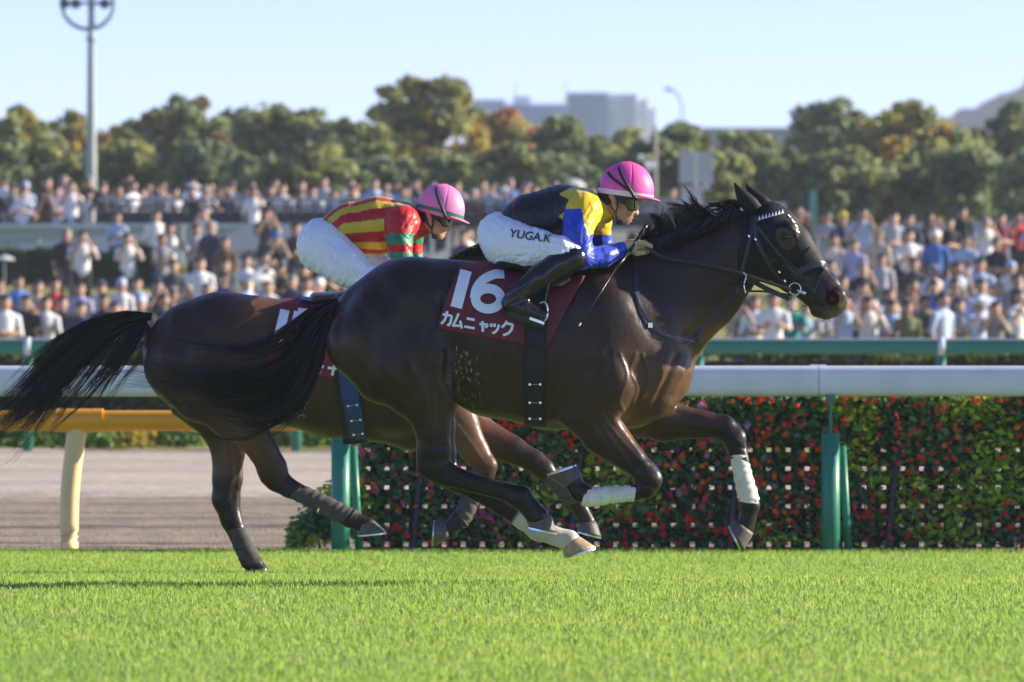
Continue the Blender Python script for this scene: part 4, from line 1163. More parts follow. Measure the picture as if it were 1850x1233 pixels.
    def HP(x, y, z, off=0):      # helmet-local metres (x forward, z up) -> world
        X = x * math.cos(tilt) + z * math.sin(tilt); Z = -x * math.sin(tilt) + z * math.cos(tilt)
        c = P(*C, d0); return np.array([c[0] + X, d0 + y, c[2] + Z])
    nu, nv = 180, 26; rings = []
    for iv in range(nv):
        v = iv / (nv - 1) * (math.pi / 2 + .22) - .22
        ring = []
        for iu in range(nu):
            u = iu / nu * 2 * math.pi
            seam = 1 - .030 * math.exp(-((((u / (math.pi / 3)) + .85) % 1 - .5) / .022) ** 2) * max(0, math.cos(v)) ** .5
            g = .006 * 0
            ring.append(HP(rx * math.cos(v) * math.cos(u) * seam, ry * math.cos(v) * math.sin(u) * seam, rz * math.sin(v) * seam))
        rings.append(ring)
    m = MB(); m.loft(np.array(rings)[:-1], cap=False); m.raw(np.array(rings[-2]), f3=[[0, k, k + 1] for k in range(1, nu - 1)])
    helmet = m.build('helmet', J['hmat'], root, smooth=True)
    sld = helmet.modifiers.new('s', 'SOLIDIFY'); sld.thickness = .004; sld.offset = 1
    m = MB(); m.tube([HP(-.004, 0, rz - .003), HP(-.003, 0, rz + .006)], [.009, .006], 10); m.build('button', J['hmat'], helmet, smooth=True)
    def band(v0, v1, grow):
        R = []
        for v in (v0, (v0 + v1) / 2, v1):
            R.append([HP((rx + grow) * math.cos(v) * math.cos(u), (ry + grow) * math.cos(v) * math.sin(u), (rz + grow) * math.sin(v)) for u in np.linspace(0, 2 * math.pi, 60, endpoint=False)])
        return np.array(R)
    m = MB(); m.loft(band(J['bv'][0], J['bv'][1], .0065)); m.build('helmet_band', J['bandmat'], helmet, smooth=True)
    # peak
    R = []
    for t in np.linspace(0, 1, 5):
        row = []
        for u in np.linspace(-1.15, 1.15, 24):
            e = (.043 * t * max(0, math.cos(u * 1.25)) ** .7)
            row.append(HP((rx * .985 + e) * math.cos(u), (ry * .985 + e * .5) * math.sin(u), -.016 - .012 * t * math.cos(u)))
        R.append(row)
    m = MB(); add_strips(m, np.array(R)); pk = m.build('helmet_peak', J['hmat'], helmet, smooth=True)
    sl = pk.modifiers.new('s', 'SOLIDIFY'); sl.thickness = .005
    # straps over the helmet: goggle straps, from the temple up and back
    for (ua, va, ub, vb, w) in J['straps']:
        m = MB(); rows = []
        for t in np.linspace(0, 1, 18):
            u = ua + (ub - ua) * t; v = va + (vb - va) * t
            r = .0075
            p = lambda du, dv: HP((rx + r) * math.cos(v + dv) * math.cos(u + du), (ry + r) * math.cos(v + dv) * math.sin(u + du), (rz + r) * math.sin(v + dv))
            q = math.atan2(vb - va, ub - ua)
            rows.append([p(-w * math.sin(q), w * math.cos(q)), p(0, 0), p(w * math.sin(q), -w * math.cos(q))])
        add_strips(m, np.array(rows)); o = m.build('goggle_strap', M_strap, helmet, smooth=True)
        sl = o.modifiers.new('s', 'SOLIDIFY'); sl.thickness = .002; sl.offset = 1
    # goggles: wrapped lens with rim, and the wide strap at the temple
    def lens(zt, zb_, grow, um, nm, mt, par):
        R = []
        for t in np.linspace(0, 1, 8):
            row = []
            for u in np.linspace(-um, um, 36):
                k = max(0, (abs(u) - 1.33) / max(um - 1.33, .01)); nb = math.exp(-(u / .35) ** 2)
                top_ = zt + .010 * (abs(u) / um); bot = zb_ + (zt - zb_) * .55 * k ** 1.3 + .020 * nb
                z = top_ + (bot - top_) * t
                x = .030 + (.084 + grow) * max(math.cos(u), 0) ** .6 * (1 - .10 * t) + .006 * t; y = (.087 + grow) * math.sin(u) * (1 - .05 * t)
                a = L(x, z); row.append(P(a[0], a[1], d0) + np.array([0, y, 0]))
            R.append(row)
        m = MB(); add_strips(m, np.array(R)); o = m.build(nm, mt, par, smooth=True)
        sl = o.modifiers.new('s', 'SOLIDIFY'); sl.thickness = .003; sl.offset = 1
        return o
    gog = lens(-.004, -.066, .004, 1.55, 'goggles', M_lens, root)
    lens(-.001, -.013, .0075, 1.56, 'goggle_rim', M_strap, gog)
    for s in (-1, 1):
        c = catmull([(.052, -.026), (.032, -.012), (.016, .008), (.004, .034)], 10); rows = []
        for (x, z) in c:
            rows.append([P(*L(x - .008, z - .013), d0) + np.array([0, s * .094, 0]), P(*L(x + .008, z + .013), d0) + np.array([0, s * .096, 0])])
        m = MB(); add_strips(m, np.array(rows)); o = m.build('temple_strap', M_strap, gog); sl = o.modifiers.new('s', 'SOLIDIFY'); sl.thickness = .004
    # chin strap on both sides
    for s in (-1, 1):
        for pts in ([(.012, .03), (.022, -.01), (.018, -.05), (.012, -.085), (.020, -.115), (.036, -.118)], [(-.025, .02), (-.018, -.03), (.002, -.062), (.014, -.075)]):
            c = catmull(pts, 22)
            row = []
            for x, z in c:
                a = L(x, z); p = hsurf.hit(a[0], a[1], .004, side=s, default=s * .06); row.append(p)
            m = MB(); m.tube(np.array(row), J['cs'], 6, flat=.5); m.build('chin_strap', M_strap, helmet, smooth=True)
    a = L(.026, -.112); m = MB(); q = hsurf.hit(*a, .004, default=-.03); m.box(q + np.array([0, .012, -.004]), (.026, .034, .024), ry=.3); m.build('chin_cup', M_strap, helmet)
    return root, jacket, breeches, (Vp, Qp), hsurf

def col_near(jx, jy, V, arm):
    c = np.empty((len(V), 3)); c[:] = (0.011, 0.012, 0.016)
    Y = (0.72, 0.50, 0.015); B = (0.02, 0.055, 0.48)
    lat = (V[:, 1] - ND)
    z = jy + np.abs(lat) * 60
    tri = np.abs(((z - 338) / 21.0) % 2 - 1)           # 0..1 saw teeth
    edge = 1010 + 30 * tri
    yel = jx > edge
    c[yel & ~arm] = Y
    front = (jx > 1051 + .16 * (jy - 376)) & (jy < 424)
    blue = arm & (jy > 378) & ~front & ((lat < 0) | (jy > 424))
    c[arm & ~blue] = Y
    c[blue] = B
    return c
near_j = dict(d=ND, seat=(940, 480), label='jockey in black, yellow and blue silks with bright pink helmet on the front horse',
    ear=(1108, 356), skin=M_skin, neck=(1072, 378),
    torso=[(918, 424, 40, 0, 1.1), (960, 398, 45, 0, 1.12), (1013, 388, 50, 0, 1.15), (1050, 384, 44, 0, 1.2)],
    hips=[(900, 420, 36, 0, 1.2), (914, 434, 46, 0, 1.25), (935, 430, 40, 0, 1.2)],
    shR=[(1045, 380, 36, -.11), (1056, 380, 33, -.14)], shL=[(1055, 380, 36, .11), (1070, 384, 32, .15)],
    armR=[(1052, 382, 31, -.16), (1043, 425, 25, -.22), (1050, 465, 22, -.24), (1090, 464, 18, -.19), (1126, 450, 12.5, -.12)],
    armL=[(1076, 388, 31, .16), (1080, 430, 23, .21), (1092, 462, 20, .22), (1115, 460, 17, .17), (1145, 449, 12.5, .10)],
    legR=[(915, 438, 44, -.09, .95), (968, 450, 34, -.19, .95), (1015, 456, 26, -.25), (1038, 462, 22, -.26)],
    legL=[(915, 438, 44, .09, .95), (968, 450, 34, .19, .95), (1015, 456, 26, .25), (1038, 462, 22, .26)],
    bootR=[(1036, 466, 25, -.265), (1012, 478, 26, -.27), (975, 503, 24, -.28), (932, 536, 19, -.29)],
    bootL=[(1036, 466, 25, .265), (1012, 478, 26, .27), (975, 503, 24, .28), (932, 536, 19, .29)],
    footR=[(921, 548, 16, -.29), (945, 557, 17, -.295), (978, 572, 13, -.30)], footL=[(921, 548, 16, .29), (945, 557, 17, .295), (978, 572, 13, .30)],
    handR=[[(1124, 451, 13, -.12, .9), (1140, 446, 13, -.11, 1.1), (1150, 444, 12, -.10, 1.3)]] +
          [[(1150, 440 + 3.2 * k, 5.2, -.135 + .018 * k), (1163 - k, 439 + 4 * k, 4.8, -.14 + .016 * k), (1175 - 2.5 * k, 445 + 3.8 * k, 4.4, -.13 + .016 * k), (1174 - 4 * k, 452 + 3 * k, 4.0, -.115 + .014 * k)] for k in range(4)] +
          [[(1138, 452, 6, -.13), (1150, 458, 5, -.14), (1162, 457, 4.4, -.135)]],
    handL=[[(1143, 450, 13, .10, .9), (1156, 446, 13, .09, 1.1), (1166, 445, 11, .08, 1.3)]] +
          [[(1166, 441 + 3.2 * k, 5.2, .11 - .016 * k), (1178 - k, 442 + 3.6 * k, 4.8, .11 - .014 * k), (1184 - 2 * k, 450 + 3 * k, 4.2, .10 - .012 * k)] for k in range(4)] +
          [[(1152, 452, 6, .11), (1164, 458, 5, .11), (1174, 456, 4.4, .10)]],
    folds=[(1052, 400, .0045, 9, 0), (1052, 462, .004, 11, 1), (930, 410, .003, 10, 2)], colour=col_near,
    helm=(1131, 345), htilt=8, hr=(.124, .100, .130), hmat=M_pink, bandmat=M_white, bv=(-.20, -.03),
    straps=[(-1.25, -.2, -2.15, .85, .055), (-1.35, -.05, -2.60, .55, .045), (1.25, -.2, 2.15, .85, .055)], cs=.0028, crease=-.15)
def col_far(jx, jy, V, arm):
    R = (0.52, 0.014, 0.016); Y = (0.66, 0.46, 0.02); G = (0.008, 0.21, 0.085)
    c = np.empty((len(V), 3)); c[:] = R
    # stripes run along the back: by angle around the torso axis
    ax = np.interp(jx, [585, 620, 690, 740], [440, 415, 408, 408])
    ang = np.arctan2((ax - jy) / S(FD), -(V[:, 1] - FD))      # from camera side up
    st = (np.floor((ang + 1.6) / .36).astype(int) % 2) == 0
    c[st & ~arm & (jx < 742)] = Y
    band = (np.abs(jy - (432 + .0 * jx)) < 9) | (np.abs(jy - 463) < 5.5) | (np.abs(jy - 497) < 8)
    c[arm & band] = G
    return c
far_j = dict(d=FD, seat=(610, 520), label='jockey in red and yellow striped silks with pale pink helmet, on the rear horse',
    ear=(776, 388), skin=M_skin2, neck=(745, 402),
    torso=[(600, 428, 38, 0, 1.1), (635, 413, 44, 0, 1.12), (685, 408, 50, 0, 1.15), (722, 406, 42, 0, 1.2)],
    hips=[(578, 432, 36, 0, 1.2), (585, 445, 47, 0, 1.25), (602, 445, 40, 0, 1.2)],
    shR=[(718, 402, 34, -.11), (728, 402, 31, -.14)], shL=[(726, 402, 34, .11), (738, 404, 30, .15)],
    armR=[(724, 402, 30, -.16), (722, 440, 22, -.21), (728, 488, 19, -.23), (760, 500, 16, -.18), (790, 498, 11, -.11)],
    armL=[(740, 405, 29, .16), (742, 445, 20, .2), (748, 488, 18, .22), (775, 500, 15, .17), (800, 498, 11, .10)],
    legR=[(583, 448, 46, -.09, .95), (628, 482, 35, -.19, .95), (668, 508, 26, -.25), (690, 520, 21, -.26)],
    legL=[(587, 446, 42, .09, .95), (640, 462, 32, .19, .95), (680, 482, 24, .25), (700, 490, 20, .26)],
    bootR=[(688, 522, 22, -.265), (668, 534, 23, -.27), (638, 560, 21, -.28), (606, 590, 17, -.29)],
    bootL=[(698, 494, 22, .265), (678, 510, 23, .27), (645, 540, 21, .28), (612, 570, 17, .29)],
    footR=[(597, 600, 14, -.29), (617, 608, 15, -.295), (645, 620, 11.5, -.30)], footL=[(603, 580, 14, .29), (623, 588, 15, .295), (650, 600, 11.5, .30)],
    handR=[[(789, 498, 11, -.11, .9), (803, 496, 11, -.10, 1.1), (812, 495, 10, -.10, 1.3)]] + [[(811, 491 + 3 * k, 4.5, -.13 + .018 * k), (822, 491 + 3.4 * k, 4.2, -.13 + .016 * k), (826 - 2 * k, 498 + 3 * k, 3.8, -.12 + .014 * k)] for k in range(4)] + [[(800, 501, 5, -.12), (812, 506, 4.4, -.13)]],
    handL=[[(799, 498, 11, .10, .9), (812, 496, 11, .09, 1.1), (822, 495, 10, .08, 1.3)]] + [[(821, 491 + 3 * k, 4.5, .11 - .016 * k), (832, 491 + 3.4 * k, 4.2, .11 - .014 * k), (836 - 2 * k, 498 + 3 * k, 3.8, .10 - .012 * k)] for k in range(4)] + [[(810, 501, 5, .10), (822, 506, 4.4, .11)]],
    folds=[(722, 420, .005, 9, 0), (730, 482, .004, 11, 1), (605, 420, .003, 10, 2)], colour=col_far, open=True,
    helm=(795, 381), htilt=15, hr=(.124, .100, .138), hmat=M_pink2, bandmat=M_green, bv=(-.08, .04),
    straps=[(-1.25, -.2, -2.2, .9, .055), (1.25, -.2, 2.2, .9, .055)], cs=.0055, crease=.55)
near_person, nj_jacket, nj_breeches, (nVp, nQp), nj_surf = jockey(near_j)
far_person, fj_jacket, fj_breeches, _, fj_surf = jockey(far_j)

# name lettering on the near jockey's breeches
def text_on(txt, sf, x, y, size, ang, mt, parent, off=.004, shear=0.12, name='lettering', bold=.012):
    cu = bpy.data.curves.new('t', 'FONT'); cu.body = txt; cu.size = 1.0; cu.offset = bold; cu.shear = shear
    ob = bpy.data.objects.new('t', cu); COL.objects.link(ob)
    bpy.context.view_layer.update()
    dg = bpy.context.evaluated_depsgraph_get(); me = bpy.data.meshes.new_from_object(ob.evaluated_get(dg))
    bm = bmesh.new(); bm.from_mesh(me)
    bmesh.ops.triangulate(bm, faces=bm.faces[:])
    for _ in range(2): bmesh.ops.subdivide_edges(bm, edges=[e for e in bm.edges if e.calc_length() > .12], cuts=1)
    ca, sa = math.cos(ang), math.sin(ang)
    for v in bm.verts:
        X = x + (v.co.x * ca) * size + v.co.y * sa * size; Y = y + (v.co.x * sa) * size - v.co.y * ca * size
        v.co = Vector(sf.hit(X, Y, off))
    me2 = bpy.data.meshes.new(name); bm.to_mesh(me2); bm.free()
    bpy.data.objects.remove(ob); bpy.data.meshes.remove(me); bpy.data.curves.remove(cu)
    off_ = to_local(np.zeros((1, 3)), parent)[0]
    me2.transform(Matrix.Translation(Vector(off_))); me2.materials.append(mt)
    return link(name, me2, parent)
text_on('YUGA.K', Surf(nVp, nQp, ND), 919, 428, 21, math.radians(8), M_strap, nj_breeches)

# whip held in the near jockey's hand
wh = empty('riding_whip', P(1110, 500, ND - .16)); tag(wh, 'thin black riding whip held in the gloved hand of the front jockey', 'whip')
m = MB(); a = P(1168, 407, ND - .10); b = P(1139, 452, ND - .15); m.tube([a * (1 - t) + b * t for t in np.linspace(0, 1, 10)], .0085 + .0012 * np.cos(np.arange(10) * 2.2), 10); m.build('handle', M_leather, wh, smooth=True)
m = MB(); c = P(1113, 485, ND - .28); m.tube([b, c], [.009, .007], 8); m.build('shaft_cap', M_leather, wh, smooth=True)
m = MB(); e = P(1046, 589, ND - .42); m.tube([c, c * .5 + e * .5, e], [.0045, .0035, .0025], 8); m.build('shaft', M_leather, wh, smooth=True)
m = MB(); q = e + (c - e) * .05; m.tube([q, e], .0042, 8); m.build('tip', mat('pale tip', (.5, .48, .45), .5), wh)
# ------------------------------------------------------------------ running rails
M_railw = mat('white rail plastic', (0.72, 0.72, 0.72), 0.32, spec=0.5, noise=0.11, nscale=3, coat=0.15)
M_postg = mat('green post', (0.025, 0.20, 0.13), 0.42, noise=0.12, nscale=12)
M_yellow = mat('yellow rail plastic', (0.80, 0.36, 0.012), 0.35, noise=0.06, nscale=6, coat=0.1)
M_cream = mat('cream post', (0.72, 0.56, 0.28), 0.45, noise=0.06, nscale=10)
M_greenr = mat('green rail', (0.012, 0.20, 0.115), 0.35, noise=0.08, nscale=5)
M_railtop = mat('pale rail top', (0.55, 0.62, 0.60), 0.5)

def profile_bar(x0, x1, yc, zc, prof, n=2):
    xs = np.linspace(x0, x1, n)
    return np.array([[(x, yc + a, zc + b) for a, b in prof] for x in xs])
def rounded(w, h, r, n=5, top=0.0):
    out = []
    for cx, cz, a0 in ((w / 2 - r, h / 2 - r, 0), (-w / 2 + r, h / 2 - r, 90), (-w / 2 + r, -h / 2 + r, 180), (w / 2 - r, -h / 2 + r, 270)):
        for k in range(n): a = math.radians(a0 + 90 * k / (n - 1)); out.append((cx + r * math.cos(a), cz + r * math.sin(a)))
    return out

WD = 38.6
def X(px, d): return (px - 925) * d / F
def Zp(py, d): return CZ + (HZ - py) * d / F
wr = empty('running_rail', (0, WD, 0)); tag(wr, 'thick white running rail on short green posts along the turf', 'rail')
zt, zb = Zp(661, WD + .1), Zp(717, WD - .1)
joints = [X(1478 + 885 * k, WD) for k in range(-4, 4)]
for a, b in zip(joints[:-1], joints[1:]):
    m = MB(); pr = rounded(.20, zt - zb, .055, 6)
    m.loft(profile_bar(a + .002, b - .002, WD, (zt + zb) / 2, pr), cap=True)
    o = m.build('rail_section', M_railw, wr, smooth=True)
    bv = o.modifiers.new('e', 'EDGE_SPLIT'); bv.split_angle = math.radians(60)
    m = MB(); m.loft(profile_bar(b - .05, b + .05, WD + .02, zt - .008, rounded(.06, .03, .008, 3)), cap=True); m.build('joint_cover', M_railw, wr)
for k in range(-4, 4):
    x = X(1501 + 886 * k, WD - .1)
    m = MB(); m.tube([(x, WD - .06, z) for z in (-.05, .3, Zp(783, WD))], .058, 16); m.build('post', M_postg, wr, smooth=True)
    m = MB(); m.tube([(x, WD - .06, Zp(784, WD)), (x + .004, WD - .06, Zp(722, WD))], .011, 8); m.box((x, WD - .05, Zp(719, WD)), (.06, .09, .03)); m.build('bracket', M_postg, wr)
    m = MB(); m.tube([(x + .118, WD + .02, -.05), (x + .096, WD + .015, .3), (x + .076, WD + .01, Zp(806, WD))], .026, 12); m.build('brace', M_postg, wr, smooth=True)

YD = 39.6
yr = empty('yellow_rail', (X(130, YD), YD, 0)); tag(yr, 'yellow running rail on a curved cream post beside the dirt track', 'rail')
zt, zb = Zp(742, YD), Zp(779, YD)
for a, b in ((-700, 128), (132, 604)):
    m = MB(); m.loft(profile_bar(X(a, YD), X(b, YD), YD, (zt + zb) / 2, rounded(.14, zt - zb, .05, 6)), cap=True); m.build('rail_section', M_yellow, yr, smooth=True).modifiers.new('e', 'EDGE_SPLIT').split_angle = math.radians(60)
for x0 in (130, -560):
    m = MB(); m.loft(profile_bar(X(x0 - 28, YD), X(x0 + 56, YD), YD, (zt + zb) / 2 + .002, rounded(.165, zt - zb + .02, .06, 6)), cap=True); m.build('rail_sleeve', M_yellow, yr, smooth=True).modifiers.new('e', 'EDGE_SPLIT').split_angle = math.radians(60)
    m = MB(); c = catmull([(x0 + 10, 770), (x0 + 5, 810), (x0 - 3, 880), (x0 - 5, 950), (x0 - 5, 1000)], 20)
    m.tube([(X(a, YD), YD, Zp(b, YD)) for a, b in c], np.interp(np.linspace(0, 1, 20), [0, .2, .6, 1], [.068, .062, .06, .058]), 20); m.build('post', M_cream, yr, smooth=True)

GD = 67.0
gr = empty('green_rail', (0, GD, 0)); tag(gr, 'long green guard rail on posts between the dirt track and the crowd', 'rail')
zt, zb = Zp(612, GD), Zp(640, GD)
gp = [-1200, -800, -400, 50, 535, 880, 1262, 1700, 2140, 2600, 3000]
for a, b in zip(gp[:-1], gp[1:]):
    m = MB(); m.loft(profile_bar(X(a + 2, GD), X(b - 2, GD), GD, (zt + zb) / 2 - .01, rounded(.12, zt - zb - .02, .04, 4)), cap=True); m.build('rail_section', M_greenr, gr, smooth=True).modifiers.new('e', 'EDGE_SPLIT').split_angle = math.radians(60)
    m = MB(); m.loft(profile_bar(X(a + 2, GD), X(b - 2, GD), GD, zt - .008, rounded(.10, .022, .008, 3)), cap=True); m.build('top_strip', M_railtop, gr)
for a in gp:
    m = MB(); m.tube([(X(a, GD), GD + .05, z) for z in (-.05, .5, zt - .03)], .055, 12); m.build('post', M_postg, gr, smooth=True)
    m = MB(); m.tube([(X(a - 6, GD), GD - .01, (zt + zb) / 2), (X(a + 6, GD), GD - .01, (zt + zb) / 2)], .10, 14); m.build('collar', M_railtop, gr, smooth=True)

# ------------------------------------------------------------------ leaf helpers
def leaves(C, size, seed, up=0.3, col=None, jit=0.25):
    """one folded leaf (two triangles) at each centre"""
    r = np.random.default_rng(seed); n = len(C)
    s = size * (0.6 + 0.8 * r.random(n))[:, None]
    a = r.normal(size=(n, 3)); a[:, 2] *= .6; a /= np.linalg.norm(a, axis=1)[:, None]
    b = r.normal(size=(n, 3)); b -= a * (a * b).sum(1)[:, None]; b /= np.linalg.norm(b, axis=1)[:, None]
    nrm = np.cross(a, b)
    V = np.empty((n, 4, 3))
    V[:, 0] = C - a * s; V[:, 1] = C - b * s * .55 + nrm * s * .15; V[:, 2] = C + a * s; V[:, 3] = C + b * s * .55 + nrm * s * .15
    f = np.arange(n)[:, None] * 4 + np.array([[0, 1, 2, 3]])
    cc = None
    if col is not None:
        cc = np.broadcast_to(np.asarray(col, float), (n, 3)).copy() * (1 - jit + 2 * jit * r.random(n))[:, None]
        cc = np.repeat(cc, 4, axis=0)
    return V.reshape(-1, 3), f, cc
M_leaf = mat('leaf', (0.05, 0.1, 0.03), 0.55, spec=0.25, attr=True, transl=0.42)

# ------------------------------------------------------------------ flower wall
PD = 39.25
fw = empty('flower_wall', (X(1250, PD), PD, 0)); tag(fw, 'flower wall of red, orange and pink blooms on a black lattice under the white rail', 'flower bed')
x0, x1 = X(650, PD), X(2500, PD); top = Zp(708, PD)
px_sp, pz_sp = .121, .119
holes_x = np.arange(x0 + .05, x1, px_sp); holes_z = np.array([.025 + pz_sp * k for k in range(8)])
M_lat = mat('black plastic lattice', (0.010, 0.011, 0.012), 0.6)
for z in np.concatenate([[0.0], holes_z + pz_sp / 2]):
    m = MB(); m.box(((x0 + x1) / 2, PD, z + (.0 if z > 0 else -.02)), (x1 - x0, .02, pz_sp - .026 if z > 0 else .05)); m.build('lattice_bar', M_lat, fw)
for x in holes_x + px_sp / 2:
    m = MB(); m.box((x, PD + .018, top / 2), (px_sp - .032, .012, top)); m.build('lattice_strut', M_lat, fw)
for x in np.arange(X(745, PD), x1, X(1560, PD) - X(1275, PD)):
    m = MB(); m.tube([(x, PD - .14, -.03), (x + .10, PD - .05, top * .95)], .021, 8); m.build('stand_leg', mat('dark steel', (.018, .022, .032), .5), fw)
r = np.random.default_rng(31)
n = 24000
cx = x0 + (x1 - x0) * r.random(n); cz = .02 + (top - .0) * r.random(n); dep = r.random(n)
cy = PD - .012 - .10 * dep - .03 * np.sin(cx * 5) * np.sin(cz * 23)
hx = (cx - holes_x[0] + px_sp / 2) % px_sp - px_sp / 2; hz = (cz - holes_z[0] + pz_sp / 2) % pz_sp - pz_sp / 2
vis = vnoise(cx * 1.7, cz * 2.4, 91, 2) + .5 * np.sin(np.floor((cx - holes_x[0]) / px_sp + .5) * 12.9 + np.floor((cz - holes_z[0]) / pz_sp + .5) * 78.2) > -.12
ok = ~((np.abs(hx) < .026) & (np.abs(hz) < .022) & (cz < .70) & vis & (r.random(n) < .9))
lat_edge = cx > x0 + .10 * vnoise(cz * 9, cz * 0, 4)
cx, cy, cz = cx[ok & lat_edge], cy[ok & lat_edge], cz[ok & lat_edge]
# a ragged crest, and low plants spilling at the left end
n2 = 4200; ex = x0 + (x1 - x0) * r.random(n2); ez = top + .07 * r.random(n2) * (0.5 + vnoise(ex * 3, ex * 0, 8)); ey = PD - .10 + .16 * r.random(n2)
n4 = 5200; ux = x0 + (x1 - x0) * r.random(n4); vz = r.random(n4); uz = top - .30 * vz ** 1.5 + .05 * vnoise(ux * 4, vz * 3, 92, 2); uy = PD - .10 - .17 * r.random(n4) * (1 - .5 * vz)
n3 = 3200; t3 = r.random(n3); fx = X(520, PD) + (X(660, PD) - X(520, PD)) * t3; fz = (.06 + .50 * t3 + .06 * r.normal(size=n3)).clip(.0, None) * r.random(n3) ** .5; fy = PD - .15 + .3 * r.random(n3)
C = np.stack([np.concatenate([cx, ex, fx, ux]), np.concatenate([cy, ey, fy, uy]), np.concatenate([cz, ez, fz, uz])], -1)
lime = vnoise(C[:, 0] * 2.1 + C[:, 2] * .8, C[:, 2] * 2.6, 14, 2) + .12 * (C[:, 2] > .78)  # lime plants in patches; extra lime along the top paints in sunlight
col = np.where((lime > .27)[:, None] & (r.random(len(C)) < .7)[:, None], np.array([[.55, .68, .07]]), np.array([[.155, .29, .115]]))
V, f, cc = leaves(C, .027, 5, col=col, jit=.4)
o = obj_np('foliage', V, f, M_leaf, fw, col=cc); o['kind'] = 'stuff'
def flower_mesh(name, m):
    V = [(0, -.006, 0)]; F3 = []
    for k in range(8):
        a = k * math.pi / 4; b = a + math.pi / 4
        V += [(.020 * math.cos(a - .3), .002, .020 * math.sin(a - .3)), (.024 * math.cos(a), -.003, .024 * math.sin(a)), (.020 * math.cos(a + .3), .002, .020 * math.sin(a + .3))]
        F3 += [(0, 3 * k + 1, 3 * k + 2), (0, 3 * k + 2, 3 * k + 3)]
        V_ = 0
    for k in range(5):
        a = k * 1.2566; V += [(.009 * math.cos(a), -.010, .009 * math.sin(a))]
    n0 = 25
    F3 += [(n0, n0 + 1, n0 + 2), (n0, n0 + 2, n0 + 3), (n0, n0 + 3, n0 + 4)]
    me = bpy.data.meshes.new(name); me.from_pydata(V, [], F3); me.materials.append(m); return me
fm = [flower_mesh('flower', mat('petal ' + nm, c, .6, spec=.2, transl=.25)) for nm, c in (('red', (.82, .03, .022)), ('scarlet', (.90, .09, .02)), ('orange', (.95, .24, .025)), ('pink', (.75, .06, .22)), ('lilac', (.55, .28, .55)))]
cand = []
while len(cand) < 820:
    u, w = r.random(), r.random()
    x = x0 + (X(1900, PD) - x0) * u; z = .03 + (top + .04) * w
    lm = vnoise(np.array([x * 2.1 + z * .8]), np.array([z * 2.6]), 14, 2)[0]
    if lm > .25 and r.random() < .85: continue
    if min(abs((x - holes_x[0] + px_sp / 2) % px_sp - px_sp / 2), 1) < .022 and abs((z - holes_z[0] + pz_sp / 2) % pz_sp - pz_sp / 2) < .022: continue
    g = vnoise(np.array([x * 1.1]), np.array([z * 2.2]), 41, 2)[0] + .25 * r.normal()
    k = 3 if g > .42 else 4 if g > .36 else 0 if g < -.02 else 1 if g < .14 else 2
    cand.append((x, z, k, r.random()))
for i, (x, z, k, t) in enumerate(cand[:300]):
    o = link('flower', fm[k], fw); s = .62 + .45 * t
    o.location = Vector(to_local(np.array([[x, PD - .15 - .06 * t - (.10 if z > .72 else 0), z]]), fw)[0]); o.scale = (s, s, s); o.rotation_euler = (-.5 * r.random() - .1, .5 * r.normal(), r.normal() * .5)
allv, allf, mi = [], [], []; cnt = 0
for (x, z, k, t) in cand[300:]:
    me = fm[k]; v = np.array([q.co for q in me.vertices]) * (.5 + .35 * t); c_, s_2 = math.cos(t * 6), math.sin(t * 6)
    v = v @ np.array([[1, 0, 0], [0, .9, .3], [0, -.3, .9]]).T + np.array([x, PD - .135 - .05 * t - (.10 if z > .72 else 0), z])
    allv.append(v); allf.append(np.array([list(p.vertices) for p in me.polygons]) + cnt); mi += [k] * len(me.polygons); cnt += len(v)
o = obj_np('small_flowers', np.vstack(allv), np.vstack(allf), [q.materials[0] for q in fm], fw, matidx=mi, smooth=False); o['kind'] = 'stuff'

# ------------------------------------------------------------------ hedges and shrubs beyond the dirt
def hedge(name, label, pxa, pxb, pyt, pyb, d, depth, n, size, col, seed, core=(0.02, 0.035, 0.012), rag=.08, cat='hedge'):
    xa, xb = X(pxa, d), X(pxb, d); za, zb_ = Zp(pyb, d), Zp(pyt, d)
    root = empty(name, ((xa + xb) / 2, d, za)); tag(root, label, cat)
    r = np.random.default_rng(seed)
    m = MB(); m.box(((xa + xb) / 2, d, (za + zb_ - rag) / 2), (xb - xa - .1, depth * .8, zb_ - za - rag)); m.build('core', mat('hedge core' + str(core), core, .9), root)
    x = xa + (xb - xa) * r.random(n); u = r.random(n)
    ztop = zb_ + rag * vnoise(x * 1.3, x * 0 + seed, seed, 3)
    onf = r.random(n) < .55
    y = np.where(onf, d - depth / 2 - .05 * r.random(n), d - depth / 2 + depth * r.random(n))
    z = np.where(onf, za + (ztop - za) * u, ztop - .06 * u)
    c = np.array(col)[None, :] * (1 + .5 * vnoise(x * .9, z * 3, seed + 2, 2))[:, None]
    V, f, cc = leaves(np.stack([x, y, z], -1), size, seed + 1, col=c)
    o = obj_np('foliage', V, f, M_leaf, root, col=cc); o['kind'] = 'stuff'
    return root
hedge('low_hedge', 'long clipped olive hedge running behind the green guard rail', -250, 2150, 641, 790, 72, .8, 16000, .05, (.13, .14, .03), 51)
hedge('clipped_hedge', 'dark green hedge below the pale terrace wall at the left edge', -150, 310, 450, 516, 127, 1.6, 6000, .09, (.06, .12, .04), 52, rag=.2)
r = np.random.default_rng(53)
scol = [(.34, .40, .06), (.46, .36, .07), (.22, .32, .07), (.28, .42, .10)]
spots = [(-60, 0), (-10, 1), (45, 3), (95, 0), (150, 3), (205, 1), (258, 0), (320, 3), (500, 2), (560, 3), (640, 0)]
places = ['off the left frame edge', 'at the far left', 'second from the left', 'third from the left', 'fourth from the left', 'fifth from the left', 'sixth from the left', 'just left of the hind legs', 'just right of the hind legs', 'left of the flower wall', 'behind the flower wall end']
